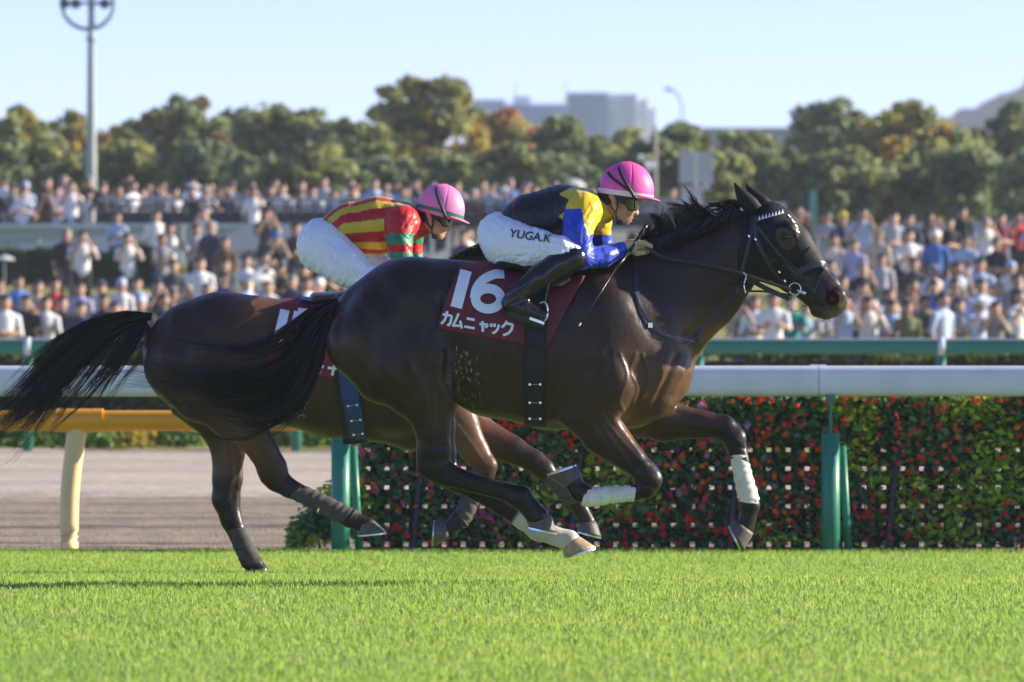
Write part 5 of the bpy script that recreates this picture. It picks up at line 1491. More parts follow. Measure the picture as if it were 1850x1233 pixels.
for (px, k), pl in zip(spots, places):
    d = 68.2 + r.random() * .6; w = .30 + .12 * r.random(); h = .24 + .10 * r.random()
    root = empty('shrub', (X(px, d), d, 0)); tag(root, ['yellow green', 'straw coloured', 'dark green', 'fresh green'][k] + ' low shrub beyond the dirt track, ' + pl, 'shrub', 'low shrubs along the far edge of the dirt track')
    q = r.normal(size=(900, 3)); q /= np.linalg.norm(q, axis=1)[:, None]; q *= (r.random(900) ** .4)[:, None] * np.array([w, w * .8, h]); q[:, 2] = np.abs(q[:, 2])
    q += np.array([X(px, d), d, .02]); q[:, 0] += .15 * r.normal(size=900) * (q[:, 2] < .2)
    V, f, cc = leaves(q, .045, int(r.integers(1e6)), col=scol[k]); obj_np('foliage', V, f, M_leaf, root, col=cc)['kind'] = 'stuff'
    m = MB(); m.tube([(X(px, d), d, -.02), (X(px, d) + .02, d, h * .6)], [.02, .008], 6); m.build('stem', mat('bark', (.07, .05, .035), .9, noise=.3, nscale=8), root)
# ------------------------------------------------------------------ terrace, walls and stands behind the crowd
M_paleg = mat('pale green wall', (0.34, 0.44, 0.38), 0.7, noise=0.08, nscale=.6)
M_palew = mat('pale grey wall', (0.52, 0.54, 0.55), 0.7, noise=0.06, nscale=.6)
M_dark = mat('dark railing steel', (0.03, 0.034, 0.04), 0.5)
M_steel = mat('grey painted steel', (0.30, 0.33, 0.34), 0.5, noise=.05, nscale=2)
TDm = 141.5
def wall(name, label, pts, d, th, m, cat='wall'):
    """upright wall from an outline in photograph pixels"""
    root = empty(name, (X(pts[0][0], d), d, Zp(max(p[1] for p in pts), d))); tag(root, label, cat)
    A = np.array([P(a, b, d) for a, b in pts]); B = A + np.array([0, th, 0]); n = len(A)
    mb = MB(); mb.raw(np.vstack([A, B]), [[k, (k + 1) % n, n + (k + 1) % n, n + k] for k in range(n)])
    me_o = mb.build('face', m, root)
    bm = bmesh.new(); bm.from_mesh(me_o.data); bm.verts.ensure_lookup_table()
    bm.faces.new([bm.verts[k] for k in range(n)]); bm.faces.new([bm.verts[n + k] for k in reversed(range(n))])
    bmesh.ops.recalc_face_normals(bm, faces=bm.faces[:]); bm.to_mesh(me_o.data); bm.free()
    return root
w = wall('terrace_wall', 'pale green terrace wall below the railing on the left', [(-300, 411), (620, 408), (620, 470), (-300, 470)], TDm - .6, .35, M_paleg)
m = MB(); m.box((X(160, TDm), TDm - .6, Zp(409, TDm)), (X(620, TDm) - X(-300, TDm), .5, .1)); m.build('coping', M_palew, w)
w = wall('ramp_wall', 'whitish sloping ramp wall with handrail in front of the terrace', [(-200, 452), (0, 447), (200, 425), (330, 420), (330, 470), (-200, 475)], TDm - 4, .25, M_palew)
m = MB(); m.tube([P(a, b, TDm - 4) for a, b in ((-200, 440), (0, 434), (200, 412), (330, 407))], .04, 8)
m.build('handrail', M_steel, w)
for a, b in ((-100, 437), (70, 427), (200, 412), (330, 407)):
    m = MB(); q = P(a, b, TDm - 4); m.tube([q, q - np.array([0, 0, .5])], .035, 8); m.build('handrail_post', M_steel, w)
w = wall('canopy_roof', 'small pale canopy roof beside the striped jockey', [(395, 425), (470, 406), (600, 404), (600, 440), (400, 455)], TDm - 8, 2.0, M_palew, 'canopy')
wall('stand_wall', 'long pale wall behind the heads right of the front jockey', [(1090, 372), (1420, 366), (1420, 420), (1090, 420)], 147, .4, M_palew)
wall('roof_band', 'grey lavender flat roofed shelter behind the crowd at the right edge', [(1590, 418), (1640, 402), (2100, 396), (2100, 445), (1590, 445)], 140, 3.0, mat('lavender roof', (.40, .41, .46), .6), 'shelter')
# upper terrace railing
def railing(px0, px1, d, pyt, pyb, label, bars=4, step=26):
    root = empty('terrace_railing', (X(px0, d), d, Zp(pyb, d))); tag(root, label, 'railing')
    for k in range(bars):
        y = pyt + (pyb - pyt) * k / (bars - 1) * .86
        m = MB(); m.tube([P(px0, y, d), P(px1, y, d)], .045 if k == 0 else .03, 6); m.build('rail_bar', M_steel if k == 0 else M_dark, root)
    x = px0
    while x <= px1:
        m = MB(); m.tube([P(x, pyt - 1, d), P(x, pyb, d)], .035, 6); m.build('rail_post', M_dark, root); x += step
    m = MB(); m.box((P(px0, 0, d)[0] / 2 + P(px1, 0, d)[0] / 2, d + .05, Zp((pyt * .6 + pyb * 1.4) / 2, d)), (X(px1, d) - X(px0, d), .02, (pyb - pyt) / S(d) * .55)); m.build('mesh_panel', mat('railing infill', (.045, .05, .058), .7), root)
    return root
railing(178, 640, TDm - .3, 361, 410, 'dark steel terrace railing in front of the upper crowd, left of the jockeys')
railing(640, 1230, TDm - .3, 361, 412, 'dark steel terrace railing between the two jockeys and beyond')

# ------------------------------------------------------------------ spectators
def person_mesh(pose):
    prims = []      # (a, b, ra, rb, ka, kb, k, tag) tag 0 skin 1 shirt 2 trousers 3 shoes
    def c(a, b, ra, rb, tag_, ka=1., kb=1., k=.03): prims.append((np.array(a, float), np.array(b, float), ra, rb, ka, kb, k, tag_))
    c((0, 0, 1.62), (0, -.01, 1.55), .10, .078, 0, 1.1, 1.1, .02); c((0, -.105, 1.58), (0, -.10, 1.56), .018, .02, 0, k=.015)
    for s in (-1, 1): c((s * .098, .01, 1.58), (s * .098, .01, 1.56), .022, .018, 0, k=.01)
    c((0, .01, 1.50), (0, .01, 1.40), .05, .055, 0, k=.02)
    c((0, 0, 1.33), (0, 0, 1.08), .165, .14, 1, .68, .72); c((0, 0, 1.08), (0, 0, .92), .14, .155, 1, .75, .75)
    for s in (-1, 1):
        c((s * .10, 0, 1.38), (s * .19, 0, 1.35), .07, .065, 1)
        if pose in (0, 3) and not (pose == 3 and s == 1): el, wr_ = (s * .25, .03, 1.08), (s * .24, -.07, .86)
        elif pose == 2: el, wr_ = (s * .25, -.02, 1.09), (-s * .05, -.17, 1.10 + .03 * s)
        elif pose == 4: el, wr_ = (s * .24, -.10, 1.12), (s * .09, -.27, 1.20)
        else: el, wr_ = (s * .25, -.13, 1.20), (s * .07, -.22, 1.52)
        c((s * .20, 0, 1.35), el, .058, .046, 1); mid = (np.array(el) * .6 + np.array(wr_) * .4)
        c(el, wr_, .042, .032, 0, k=.02); v = np.array(wr_) - np.array(el); v /= np.linalg.norm(v)
        c(wr_, np.array(wr_) + v * .07, .036, .03, 0, k=.015)
        # legs
        c((s * .09, 0, .90), (s * .10, -.01, .50), .092, .066, 2, 1, 1, .03); c((s * .10, -.01, .50), (s * .11, .01, .09), .066, .048, 2)
        c((s * .11, .03, .045), (s * .12, -.15, .04), .045, .04, 3, k=.015)
    fd = Field((-.45, -.42, -.02), (.45, .28, 1.78), .02)
    for p in prims: fd.cone(*p[:7])
    V, Q = fd.mesh(1)
    D = np.stack([cone_d(V[:, 0], V[:, 1], V[:, 2], p[0], p[1], p[2], p[3], p[4], p[5]) for p in prims], -1)
    tg = np.array([p[7] for p in prims])[D.argmin(1)]
    tri = tg[Q]; mi = np.sort(tri, axis=1)[:, 1]
    return mesh_np('body', V, Q, [M_skin] * 4, matidx=mi)
POSES = [person_mesh(k) for k in range(5)]
def hair_mesh(kind):
    fd = Field((-.2, -.22, 1.3), (.2, .2, 1.85), .016)
    if kind == 0: fd.cone(np.array([0, .012, 1.635]), np.array([0, .02, 1.60]), .112, .100, 1.08, 1.08, .01)
    elif kind == 1:
        fd.cone(np.array([0, .015, 1.635]), np.array([0, .03, 1.45]), .116, .10, 1.05, 1.0, .02)
    else:
        fd.cone(np.array([0, .01, 1.65]), np.array([0, .01, 1.64]), .112, .114, 1.1, 1.1, .01); fd.cone(np.array([0, -.08, 1.66]), np.array([0, -.17, 1.645]), .035, .03, 2.6, 2.6, .02)
    V, Q = fd.mesh(1)
    if kind == 2: ok = (V[:, 2] > 1.625)
    else: ok = (V[:, 2] > 1.655) | ((V[:, 1] > -.02 + (1.66 - V[:, 2]) * .0) & (V[:, 2] > (1.55 if kind == 0 else 1.36)))
    V, Q, _ = keep_faces(V, Q, ok)
    return mesh_np('hair' if kind < 2 else 'cap', V, Q, [M_hairb])
HAIRS = [hair_mesh(k) for k in range(3)]
SH = {'white': (.72, .72, .72), 'pale blue': (.40, .50, .68), 'light grey': (.42, .43, .45), 'black': (.018, .018, .020), 'navy': (.025, .035, .085), 'charcoal': (.055, .058, .062),
      'beige': (.50, .41, .30), 'olive': (.11, .12, .055), 'brown': (.13, .07, .045), 'lavender': (.38, .36, .55), 'blue': (.05, .16, .46), 'red': (.40, .02, .025), 'maroon': (.16, .02, .04),
      'teal': (.02, .26, .22), 'yellow': (.70, .55, .04), 'pink': (.60, .30, .36), 'grey': (.20, .21, .22), 'green': (.05, .28, .09)}
SHM = {k: mat(k + ' cloth', v, .85) for k, v in SH.items()}
TR = {'black': (.016, .016, .018), 'navy': (.028, .036, .075), 'grey': (.15, .15, .16), 'beige': (.38, .31, .22), 'blue denim': (.07, .12, .24)}
TRM = {k: mat(k + ' trousers', v, .9) for k, v in TR.items()}
SKM = [mat('skin tone %d' % i, c, .55) for i, c in enumerate([(.44, .25, .165), (.38, .21, .14), (.48, .29, .20)])]
HRM = [M_hairb, mat('dark brown hair', (.03, .02, .014), .6), mat('grey hair', (.22, .21, .20), .6)]
SHOE = mat('dark shoes', (.03, .03, .03), .6)
names = list(SH); pw = np.array([25, 13, 9, 17, 10, 9, 4, 3, 3, 4, 4, 1.2, 1.2, .8, .4, 1.2, 5, .6]); pw = pw / pw.sum()
def ordinal(n):
    o = ['', 'first', 'second', 'third', 'fourth', 'fifth', 'sixth', 'seventh', 'eighth', 'ninth', 'tenth', 'eleventh', 'twelfth', 'thirteenth', 'fourteenth', 'fifteenth', 'sixteenth', 'seventeenth', 'eighteenth', 'nineteenth']
    t = ['', '', 'twenty', 'thirty', 'forty', 'fifty', 'sixty', 'seventy', 'eighty']
    tt = ['', '', 'twentieth', 'thirtieth', 'fortieth', 'fiftieth', 'sixtieth', 'seventieth', 'eightieth']
    return o[n] if n < 20 else (tt[n // 10] if n % 10 == 0 else t[n // 10] + '-' + o[n % 10])
act = ['with arms hanging', 'raising a phone with both hands', 'with folded arms', 'raising one hand', 'holding something at the chest']
HID = [[(600, 500), (640, 480), (720, 470), (840, 480), (880, 400), (960, 360), (1080, 345), (1080, 300), (1190, 300), (1200, 400), (1340, 390), (1440, 400), (1520, 540), (1480, 580), (1330, 540), (1260, 640), (600, 700)],
       [(250, 600), (280, 560), (400, 530), (600, 545), (600, 700), (250, 700)], [(545, 440), (600, 380), (700, 360), (745, 370), (760, 340), (830, 340), (835, 400), (800, 440), (750, 470), (560, 500)],
       [(-100, 700), (30, 660), (150, 600), (270, 575), (270, 700)]]
NP = 0
def crowd_row(pxs, heady, d, section, seed, ptop=1.70, jit=4.0, cap=.16, zfloor=None, fixed={}):
    """one row of standing people; heady = image row of the heads' tops"""
    global NP
    r = np.random.default_rng(seed); items = []
    for px in pxs:
        dd = d + r.normal() * 1.0; x = px + r.normal() * 3; hy = heady + r.normal() * jit
        hgt = 1.70 * (1 + .035 * r.normal())
        if any(in_poly(np.array([x, x]), np.array([hy + 8, hy + 40]), pl).all() for pl in HID) : continue
        items.append((x, dd, hy, hgt))
    items.sort()
    for i, (x, dd, hy, hgt) in enumerate(items):
        z = Zp(hy, dd) - hgt * 1.715 / 1.70
        g = land_z(dd) if zfloor is None else zfloor
        z = float(np.clip(z, g - .02, g + .25)) if zfloor is None else g
        near = [v for k, v in fixed.items() if abs(k - x) < 14]
        sh = near[0] if near else names[int(r.choice(len(names), p=pw))]
        tr = list(TR)[int(r.choice(5, p=[.4, .2, .15, .1, .15]))]
        po = int(r.choice(5, p=[.28, .18, .22, .08, .24])); hk = 2 if r.random() < cap else (1 if r.random() < .3 else 0)
        bo = link('person', POSES[po]); bo.location = (X(x, dd), dd, z); s = hgt / 1.715
        bo.scale = (s * (1 + .06 * r.normal()), s * 1.05, s); bo.rotation_euler = (0, 0, .35 * r.normal() + .15)
        for k, mm in enumerate((SKM[int(r.integers(3))], SHM[sh], TRM[tr], SHOE)):
            bo.material_slots[k].link = 'OBJECT'; bo.material_slots[k].material = mm
        hc = list(SH)[int(r.choice(len(names), p=pw))]
        ho = link('cap' if hk == 2 else 'hair', HAIRS[hk], bo)
        ho.material_slots[0].link = 'OBJECT'; ho.material_slots[0].material = SHM[hc] if hk == 2 else HRM[int(r.choice(3, p=[.65, .25, .1]))]
        hat = ', ' + hc + ' cap' if hk == 2 else ''
        tag(bo, 'spectator with %s top%s, %s from left, %s' % (sh, hat, ordinal(i + 1), section), 'person', 'spectators in the infield')
        NP += 1
rr = np.random.default_rng(61)
def spaced(a, b, step, s):
    r = np.random.default_rng(s); x = a; out = []
    while x < b: out.append(x); x += step * (.7 + .6 * r.random())
    return out
crowd_row(spaced(-40, 1240, 27, 1), 338, 143.0, 'terrace railing row', 101, zfloor=2.66, fixed={45: 'white', 620: 'navy', 185: 'charcoal'})
crowd_row(spaced(-30, 1230, 40, 2), 330, 145.8, 'terrace back row', 102, zfloor=2.86)
crowd_row(spaced(215, 560, 95, 3), 388, 132, 'left top row', 103, jit=8)
crowd_row([118, 148, 232, 290, 305, 355, 380, 402, 500, 530, 590, 640, 830, 850], 424, 125, 'left second row', 104, jit=12, fixed={118: 'black', 148: 'white', 232: 'white', 290: 'grey', 305: 'white', 380: 'navy', 500: 'black'})
crowd_row(spaced(310, 850, 40, 5), 478, 117.5, 'left third row', 105, jit=10)
crowd_row(spaced(-30, 600, 34, 6), 512, 111.5, 'left fourth row', 106, jit=8, fixed={95: 'red'})
crowd_row(spaced(-30, 330, 34, 7), 546, 106, 'left front row', 107, jit=6)
crowd_row(spaced(1405, 1920, 37, 8), 390, 130, 'right top row', 108, jit=9, fixed={1570: 'pale blue', 1690: 'black', 1660: 'white', 1820: 'maroon', 1790: 'white', 1440: 'brown'})
crowd_row(spaced(1450, 1920, 44, 9), 430, 123, 'right second row', 109, jit=12)
crowd_row(spaced(1500, 1920, 46, 10), 476, 117, 'right third row', 110, jit=10, fixed={1635: 'yellow'})
crowd_row(spaced(1270, 1920, 40, 11), 512, 111.5, 'right fourth row', 111, jit=9)
crowd_row(spaced(1260, 1920, 36, 12), 540, 106, 'right front row', 112, jit=6)
print('people', NP)

# ------------------------------------------------------------------ umbrellas
def umbrella(px, py, wpx, d, label, tiltx=0.0, c=(.70, .72, .72)):
    q = P(px, py, d); root = empty('umbrella', q - np.array([0, 0, .8])); tag(root, label, 'umbrella', 'white umbrellas in the crowd')
    R = wpx / 2 / S(d); rings = []
    for t in np.linspace(0.02, 1, 8):
        rings.append([q + np.array([R * t * math.cos(a), R * t * math.sin(a), R * .42 * (1 - t * t) * (1 - .03 * math.cos(a * 8)) + tiltx * t * math.cos(a) * R]) for a in np.linspace(0, 2 * math.pi, 32, endpoint=False)])
    m = MB(); m.loft(np.array(rings)); o = m.build('canopy', mat('umbrella cloth', c, .7, transl=.25), root, smooth=True)
    m = MB(); m.tube([q + np.array([0, 0, R * .5]), q - np.array([0, 0, .8])], .012, 6); m.build('shaft', M_steel, root)
    for k in range(8):
        a = k * math.pi / 4; m = MB(); m.tube([q + np.array([0, 0, R * .40]), q + np.array([R * .95 * math.cos(a), R * .95 * math.sin(a), R * .03 + tiltx * .95 * math.cos(a) * R])], .006, 4); m.build('rib', M_steel, root)
umbrella(460, 508, 74, 111, 'large white umbrella open in the crowd above the rear horse')
umbrella(352, 340, 38, 142.4, 'small white umbrella on the terrace left of the jockeys', -.25)
umbrella(1040, 334, 44, 142.4, 'white umbrella on the terrace just behind the pink helmet', -.2)
umbrella(8, 470, 40, 121, 'pale umbrella at the left frame edge above the hedge')

# ------------------------------------------------------------------ masts, posts and boards
LD = 150.0
mast = empty('light_mast', (X(165, LD), LD, float(land_z(LD)))); tag(mast, 'tall grey green floodlight mast with ring bracket rising from the terrace', 'light mast')
M_mast = mat('mast paint', (0.30, 0.36, 0.33), 0.5, noise=.05, nscale=2)
m = MB(); m.tube([P(165, y, LD) for y in (430, 300, 100, 60, -30)], np.array([10, 9.2, 7.2, 6.5, 5.5]) / S(LD), 20); m.build('pole', M_mast, mast, smooth=True)
m = MB(); m.tube([P(165, 66, LD), P(165, 76, LD)], 9 / S(LD), 16); m.build('collar', M_mast, mast, smooth=True)
th = np.linspace(0, 2 * math.pi, 49); c = P(159, 6, LD); R = 47 / S(LD)
m = MB(); m.tube(np.array([c + np.array([R * math.cos(a), 0, R * math.sin(a)]) for a in th]), 4 / S(LD), 8, cap=False, up=(0, 1, 0)); m.build('ring_bracket', M_mast, mast, smooth=True)
m = MB(); m.tube([P(108, 6, LD), P(208, 6, LD)], 3 / S(LD), 8); m.build('crossbar', M_mast, mast)
for x in (118, 138, 190):
    m = MB(); m.tube([P(x, 8, LD) + np.array([0, -.25, 0]), P(x, 2, LD) + np.array([0, .1, 0])], [10 / S(LD), 5 / S(LD)], 12); m.build('floodlight', mat('floodlight housing', (.10, .11, .12), .4), mast)
BD = 158.0
sb = empty('sign_boards', P(1258, 365, BD)); tag(sb, 'pair of blank pale grey boards on posts behind the front jockey', 'sign')
for a, b in ((1227, 1255), (1259, 1289)):
    m = MB(); m.box((P((a + b) / 2, 0, BD)[0], BD, Zp(303, BD)), ((b - a) / S(BD), .15, 58 / S(BD))); m.build('board', mat('board grey', (.42, .45, .47), .5), sb)
m = MB(); m.tube([P(1256, 275, BD + .2), P(1256, 420, BD + .2)], .06, 8); m.build('post', M_steel, sb)
m = MB(); m.box((P(1275, 0, BD)[0], BD - .1, Zp(338, BD)), (14 / S(BD), .2, 12 / S(BD))); m.build('lamp_box', M_palew, sb)
kb = empty('white_kiosk', P(1250, 400, 154)); tag(kb, 'small white box cabin below the pair of grey boards', 'kiosk')
m = MB(); m.box((P(1250, 0, 154)[0], 154, Zp(375, 154)), (38 / S(154), .6, 70 / S(154))); m.build('body', M_palew, kb)
m = MB(); m.box((P(1250, 0, 154)[0], 154, Zp(339, 154)), (42 / S(154), .75, 3 / S(154))); m.build('roof', M_palew, kb)
sp = empty('speaker_pole', P(1184, 400, 157)); tag(sp, 'thin brown pole with white loudspeakers beside the pink helmet', 'pole')
m = MB(); m.tube([P(1184, 228, 157), P(1184, 410, 157)], .05, 8); m.build('pole', mat('brown pole', (.30, .27, .24), .7), sp)
for x, y, s_ in ((1166, 248, 15), (1160, 286, 12), (1176, 302, 20), (1170, 255, 10)):
    m = MB(); m.tube([P(x - s_ / 2, y, 156.8), P(x + s_ / 2, y - 2, 156.8)], [s_ * .55 / S(157), s_ * .28 / S(157)], 12); m.build('loudspeaker', mat('speaker white', (.6, .62, .64), .4), sp)
gpst = empty('signal_post', P(1468, 430, 135)); tag(gpst, 'pale green upright post with dark panel behind the horse head', 'post')
m = MB(); m.box((P(1469, 0, 135)[0], 135, Zp(395, 135)), (13 / S(135), .2, 100 / S(135))); m.build('post', mat('pale green post', (.14, .34, .25), .5), gpst)
m = MB(); m.box((P(1456, 0, 135)[0], 135.1, Zp(395, 135)), (13 / S(135), .2, 98 / S(135))); m.build('panel', mat('dark green panel', (.02, .05, .045), .6), gpst)
for (px, pt, lab, dd) in ((1207, 160, 'curved grey street lamp rising over the trees near the boards', 330),):
    st = empty('street_lamp', P(px + 28, 260, dd)); tag(st, lab, 'street lamp', 'street lamps beyond the trees')
    m = MB(); m.tube([P(a, b, dd) for a, b in catmull([(px + 28, 330), (px + 27, 230), (px + 24, 185), (px + 14, 168), (px + 3, pt + 2)], 20)], .055, 8); m.build('mast_arm', M_steel, st, smooth=True)
    m = MB(); m.box(P(px, pt + 2, dd), (12 / S(dd), .4, 6 / S(dd)), ry=.2); m.build('lamp_head', M_steel, st)

# ------------------------------------------------------------------ trees
M_bark = mat('tree bark', (0.075, 0.055, 0.04), 0.9, noise=.3, nscale=3)
def tree(px, pt, hw, d, cols, label, seed, pbase=420, n=7000, leaf=.14, nclump=46):
    r = np.random.default_rng(seed)
    x = X(px, d); zt = Zp(pt, d); zb_ = Zp(pbase, d); W = hw / S(d); H = zt - zb_
    root = empty('tree', (x, d, zb_)); tag(root, label, 'tree', 'trees behind the crowd')
    m = MB(); top = zb_ + H * .62
    tr = [(x, d, zb_ - .4), (x + .1, d, zb_ + H * .25), (x - .08, d, zb_ + H * .45), (x + .05, d, top)]
    m.tube(catmull(tr, 10), np.linspace(.03 * H + .06, .04, 10), 8); m.build('trunk', M_bark, root, smooth=True)
    ends = []
    for k in range(7):
        a = r.random() * 6.28; s0 = zb_ + H * (.22 + .3 * r.random()); e = np.array([x + W * .75 * math.cos(a), d + W * .6 * math.sin(a), s0 + H * (.2 + .2 * r.random())])
        m = MB(); m.tube(catmull([(x, d, s0), tuple((np.array([x, d, s0]) + e) / 2 + np.array([0, 0, .15])), tuple(e)], 7), np.linspace(.06, .015, 7), 6); m.build('limb', M_bark, root, smooth=True)
    # clumps through the crown's volume, more at its outside, uneven outline
    C = []
    while len(C) < nclump:
        q = r.normal(size=3); q /= np.linalg.norm(q); q *= r.random() ** .42; q[2] = np.sign(q[2]) * abs(q[2]) ** .8
        w = 1 - .22 * max(0, q[2]) ** 2
        p = np.array([x + q[0] * W * w, d + q[1] * W * .8 * w, zb_ + H * .52 + q[2] * H * .46])
        C.append((p, W * (.10 + .13 * r.random()), q))
    cl = r.integers(0, nclump, n); cen = np.array([c[0] for c in C])[cl]; rad = np.array([c[1] for c in C])[cl]
    o = r.normal(size=(n, 3)); o /= np.linalg.norm(o, axis=1)[:, None]; o *= (r.random(n) ** .5)[:, None]
    pts = cen + o * rad[:, None] * np.array([1.15, 1.0, .85])
    # twigs that stick out of the outline
    k = n // 25; a = r.random(k) * 6.28; b = r.random(k) * .5 + .5
    tw = np.stack([x + W * 1.04 * np.cos(a) * b, d + W * .5 * np.sin(a * 3), zb_ + H * .55 + H * .50 * np.abs(np.sin(a)) * b], -1)
    pts[:k] = pts[:k] * .35 + tw * .65
    cc = np.array(cols)[r.integers(0, len(cols), nclump)][cl]
    up = np.clip((pts[:, 2] - zb_) / H, 0, 1)
    V, f, c = leaves(pts, leaf, seed + 1, col=cc, jit=.3)
    o = obj_np('crown', V, f, M_leaf, root, col=c); return root
G1, G2, G3 = (.27, .33, .14), (.38, .40, .14), (.22, .28, .15)
Y1, O1, R1, B1 = (.52, .46, .11), (.60, .40, .10), (.60, .27, .11), (.38, .29, .12)
L = [(28, 196, 62, [G2, G1, G2, Y1], 'dark green tree at the left frame edge'),
     (138, 198, 58, [B1, O1, G1, G2], 'brownish tree behind the floodlight mast'),
     (245, 214, 62, [Y1, G2, O1, G1], 'yellowing tree just right of the floodlight mast'),
     (330, 170, 82, [G1, G2, B1, G3], 'broad green tree with rusty top left of the jockeys'),
     (478, 182, 88, [G3, G1, G2, G1], 'broad dark green tree above the rear jockey'),
     (560, 200, 60, [G3, G1], 'dark tree between the broad dark tree and the tall yellow one'),
     (632, 206, 70, [G1, G3, G2], 'dark green tree left of the tall yellow tree'),
     (765, 128, 92, [Y1, G2, (.16, .16, .035), G2, O1], 'tallest yellow green tree in the middle'),
     (915, 200, 78, [O1, R1, B1, Y1, G2], 'orange and red autumn tree between the jockeys'),
     (1010, 198, 42, [G1, G3], 'slim dark tree in front of the glass building'),
     (1065, 242, 62, [G2, G1, (.12, .15, .04)], 'green tree left of the front jockey helmet'),
     (1140, 232, 62, [(.16, .18, .04), G2, Y1], 'yellow green tree behind the front jockey helmet'),
     (1232, 214, 52, [G2, (.15, .17, .04), G1], 'green tree behind the grey boards'),
     (1345, 238, 72, [B1, G1, G2, G3], 'olive brown tree above the horse ears'),
     (1500, 184, 96, [G1, G2, G3, Y1], 'large dark tree right of the horse ears'),
     (1640, 188, 100, [Y1, G1, O1, G3, G2], 'large tree with golden top toward the right'),
     (1740, 240, 70, [G1, G3, G2], 'lower dark tree below the distant hill'),
     (1838, 178, 74, [G3, G1, G2], 'tall dark tree at the right frame edge')]
for i, (px, pt, hw, cols, lab) in enumerate(L):
    tree(px, pt, hw * 1.22, 176 + 8 * ((i * 7) % 3), cols, lab, 300 + i, n=11000, nclump=120)
for i, (px, pt, hw, cols, lab) in enumerate([(-110, 205, 80, [G1, G2, B1], 'green tree standing just beyond the left frame edge'), (-270, 190, 85, [G3, G1, Y1], 'dark tree second beyond the left frame edge'), (-430, 210, 85, [G2, O1, G1], 'rusty tree third beyond the left frame edge'),
                                              (1975, 190, 80, [G1, G2, Y1], 'green tree just beyond the right frame edge'), (2130, 205, 85, [G3, B1, G2], 'brownish tree second beyond the right frame edge'), (2290, 185, 85, [G2, G1, G3], 'tall tree third beyond the right frame edge')]):
    tree(px, pt, hw * 1.2, 180 + 4 * i, cols, lab, 350 + i, n=6000, nclump=90)
# lower growth in front of their trunks
und = ['leftmost', 'second', 'third', 'fourth', 'fifth', 'sixth', 'seventh', 'eighth', 'ninth', 'tenth', 'eleventh', 'twelfth', 'thirteenth', 'fourteenth', 'fifteenth', 'sixteenth', 'rightmost']
xs = np.linspace(-20, 1880, 17)
for i, px in enumerate(xs):
    tree(px + 12 * rr.normal(), 268 + 14 * rr.normal(), 88, 163 + 4 * rr.random(), [[G1, G3, G3], [G3, G2, G1], [G2, G1, (.20, .20, .06)]][i % 3], '%s of the low bushy trees standing just behind the crowd' % und[i], 400 + i, n=6000, nclump=80, pbase=425)

# ------------------------------------------------------------------ far buildings and hill
M_glass = mat('blue glass facade', (0.27, 0.36, 0.46), 0.25, spec=.6, noise=.06, nscale=.3)
M_conc = mat('pale concrete', (0.78, 0.79, 0.80), .6)
def slab(root, name, a, b, t, bt, d, dep, m):
    mb = MB(); mb.box((X((a + b) / 2, d), d + dep / 2, Zp((t + bt) / 2, d)), ((b - a) / S(d), dep, (bt - t) / S(d))); return mb.build(name, m, root)
UD = 640.
b1 = empty('office_building', (X(1100, UD), UD, 3)); tag(b1, 'stepped blue glass and white office block above the trees in the middle', 'building')
slab(b1, 'tower', 1026, 1098, 170, 420, UD, 25, M_glass)
for k in range(9): slab(b1, 'floor_band', 1025, 1099, 172 + k * 9.5, 173.6 + k * 9.5, UD - .25, .3, mat('slate spandrel', (.36, .44, .52), .4))
for k, (a, b, t) in enumerate(((1098, 1150, 170), (1150, 1170, 178), (1170, 1184, 192))):
    slab(b1, 'wing', a, b, t, 420, UD + 2 + k, 22, M_conc)
    for j in range(6): slab(b1, 'window_band', a + 2, b - 2, t + 8 + j * 11, t + 13 + j * 11, UD + 1.8 + k, .5, M_glass)
slab(b1, 'roof_rim', 1024, 1100, 167, 170, UD - .2, 25.4, M_conc)
m = MB(); m.tube([P(1022, 168, UD), P(1022, 150, UD)], .07, 6); m.build('antenna', M_steel, b1)
b2 = empty('glass_building', (X(930, UD), UD + 40, 3)); tag(b2, 'lower blue grey building with white roof box left of the glass block', 'building')
slab(b2, 'wall', 912, 1026, 190, 420, UD + 30, 20, M_glass); slab(b2, 'wall', 842, 912, 180, 420, UD + 36, 20, mat('grey facade', (.50, .54, .58), .5))
slab(b2, 'roof_box', 928, 958, 174, 190, UD + 32, 8, M_conc)
for k in range(4): slab(b2, 'floor_band', 842, 1026, 186 + 10 * k + (6 if k else 0), 188 + 10 * k + (6 if k else 0), UD + 29.7, .25, M_conc)
m = MB(); m.tube([P(932, 176, UD + 34), P(932, 150, UD + 34)], .07, 6); m.build('antenna', M_steel, b2)
b3 = empty('low_roof', (X(1360, 420), 420, 3)); tag(b3, 'flat grey roofed building low between the trees behind the horse head', 'building')
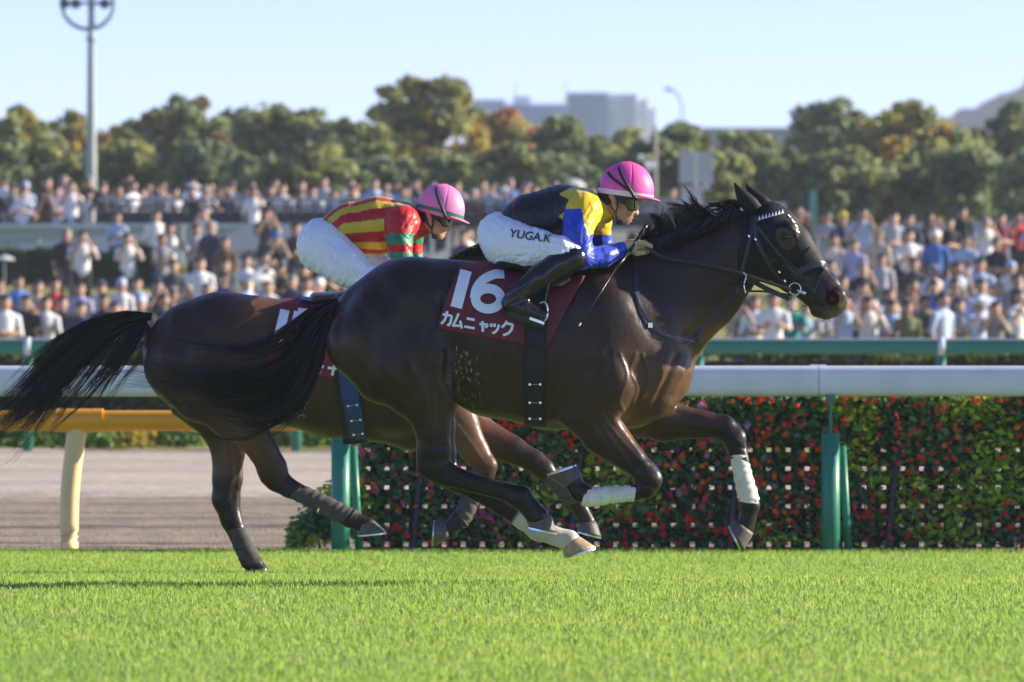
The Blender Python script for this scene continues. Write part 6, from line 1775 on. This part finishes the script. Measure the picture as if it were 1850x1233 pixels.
slab(b3, 'wall', 1275, 1480, 236, 420, 420, 14, mat('grey wall', (.30, .33, .37), .6)); slab(b3, 'roof', 1268, 1486, 231, 236, 419, 16, mat('bluish roof', (.25, .29, .35), .5))
HLD = 1400.
hx = np.linspace(X(-600, HLD), X(3200, HLD), 160); hp = (hx * F / HLD) + 925
prof = np.interp(hp, [-600, 0, 60, 130, 260, 1250, 1640, 1730, 1760, 1790, 1830, 1870, 1960, 2200, 2600, 3200], [330, 235, 226, 240, 300, 300, 245, 214, 192, 178, 156, 142, 120, 110, 130, 150])
tz = Zp(prof, HLD) + 2.5 * vnoise(hx / 9., hx * 0, 71, 4)
hx2 = np.linspace(hx[0], hx[-1], 420); tz2 = np.interp(hx2, hx, tz); rows_ = []
for k, t in enumerate(np.linspace(0, 1, 34)):                     # a bumpy canopy up to the ridge and down behind it
    f_ = math.sin(min(t / .8, 1) * math.pi / 2) if t < .8 else 1 - .8 * (t - .8)
    yy = HLD - 330 + 450 * t
    rows_.append(np.stack([hx2 + 2.0 * vnoise(hx2 / 5., hx2 * 0 + k * .9, 74, 2), np.full_like(hx2, yy), 2 + (tz2 - 2) * f_ + (2.6 * vnoise(hx2 / 6., hx2 * 0 + k * .8, 72, 3) if k else 0)], -1))
mb = MB(); add_strips(mb, np.array(rows_)); ho = mb.build('hill', mat('wooded hill', (.02, .055, .022), .95, noise=.4, nscale=.02), smooth=True); ho['kind'] = 'structure'

# ------------------------------------------------------------------ thin haze in the air
hz = MB(); hz.box((0, 1280, 30), (5400, 2700, 66)); hzo = hz.build('haze', None); hzo['kind'] = 'stuff'
hm = bpy.data.materials.new('haze air'); hm.use_nodes = True; nt = hm.node_tree; nt.nodes.remove(nt.nodes['Principled BSDF'])
pv = nt.nodes.new('ShaderNodeVolumePrincipled'); pv.inputs['Color'].default_value = (.86, .92, 1.0, 1); pv.inputs['Density'].default_value = 0.00030; pv.inputs['Anisotropy'].default_value = 0.0
nt.links.new(pv.outputs[0], nt.nodes['Material Output'].inputs['Volume']); hzo.data.materials.clear(); hzo.data.materials.append(hm)
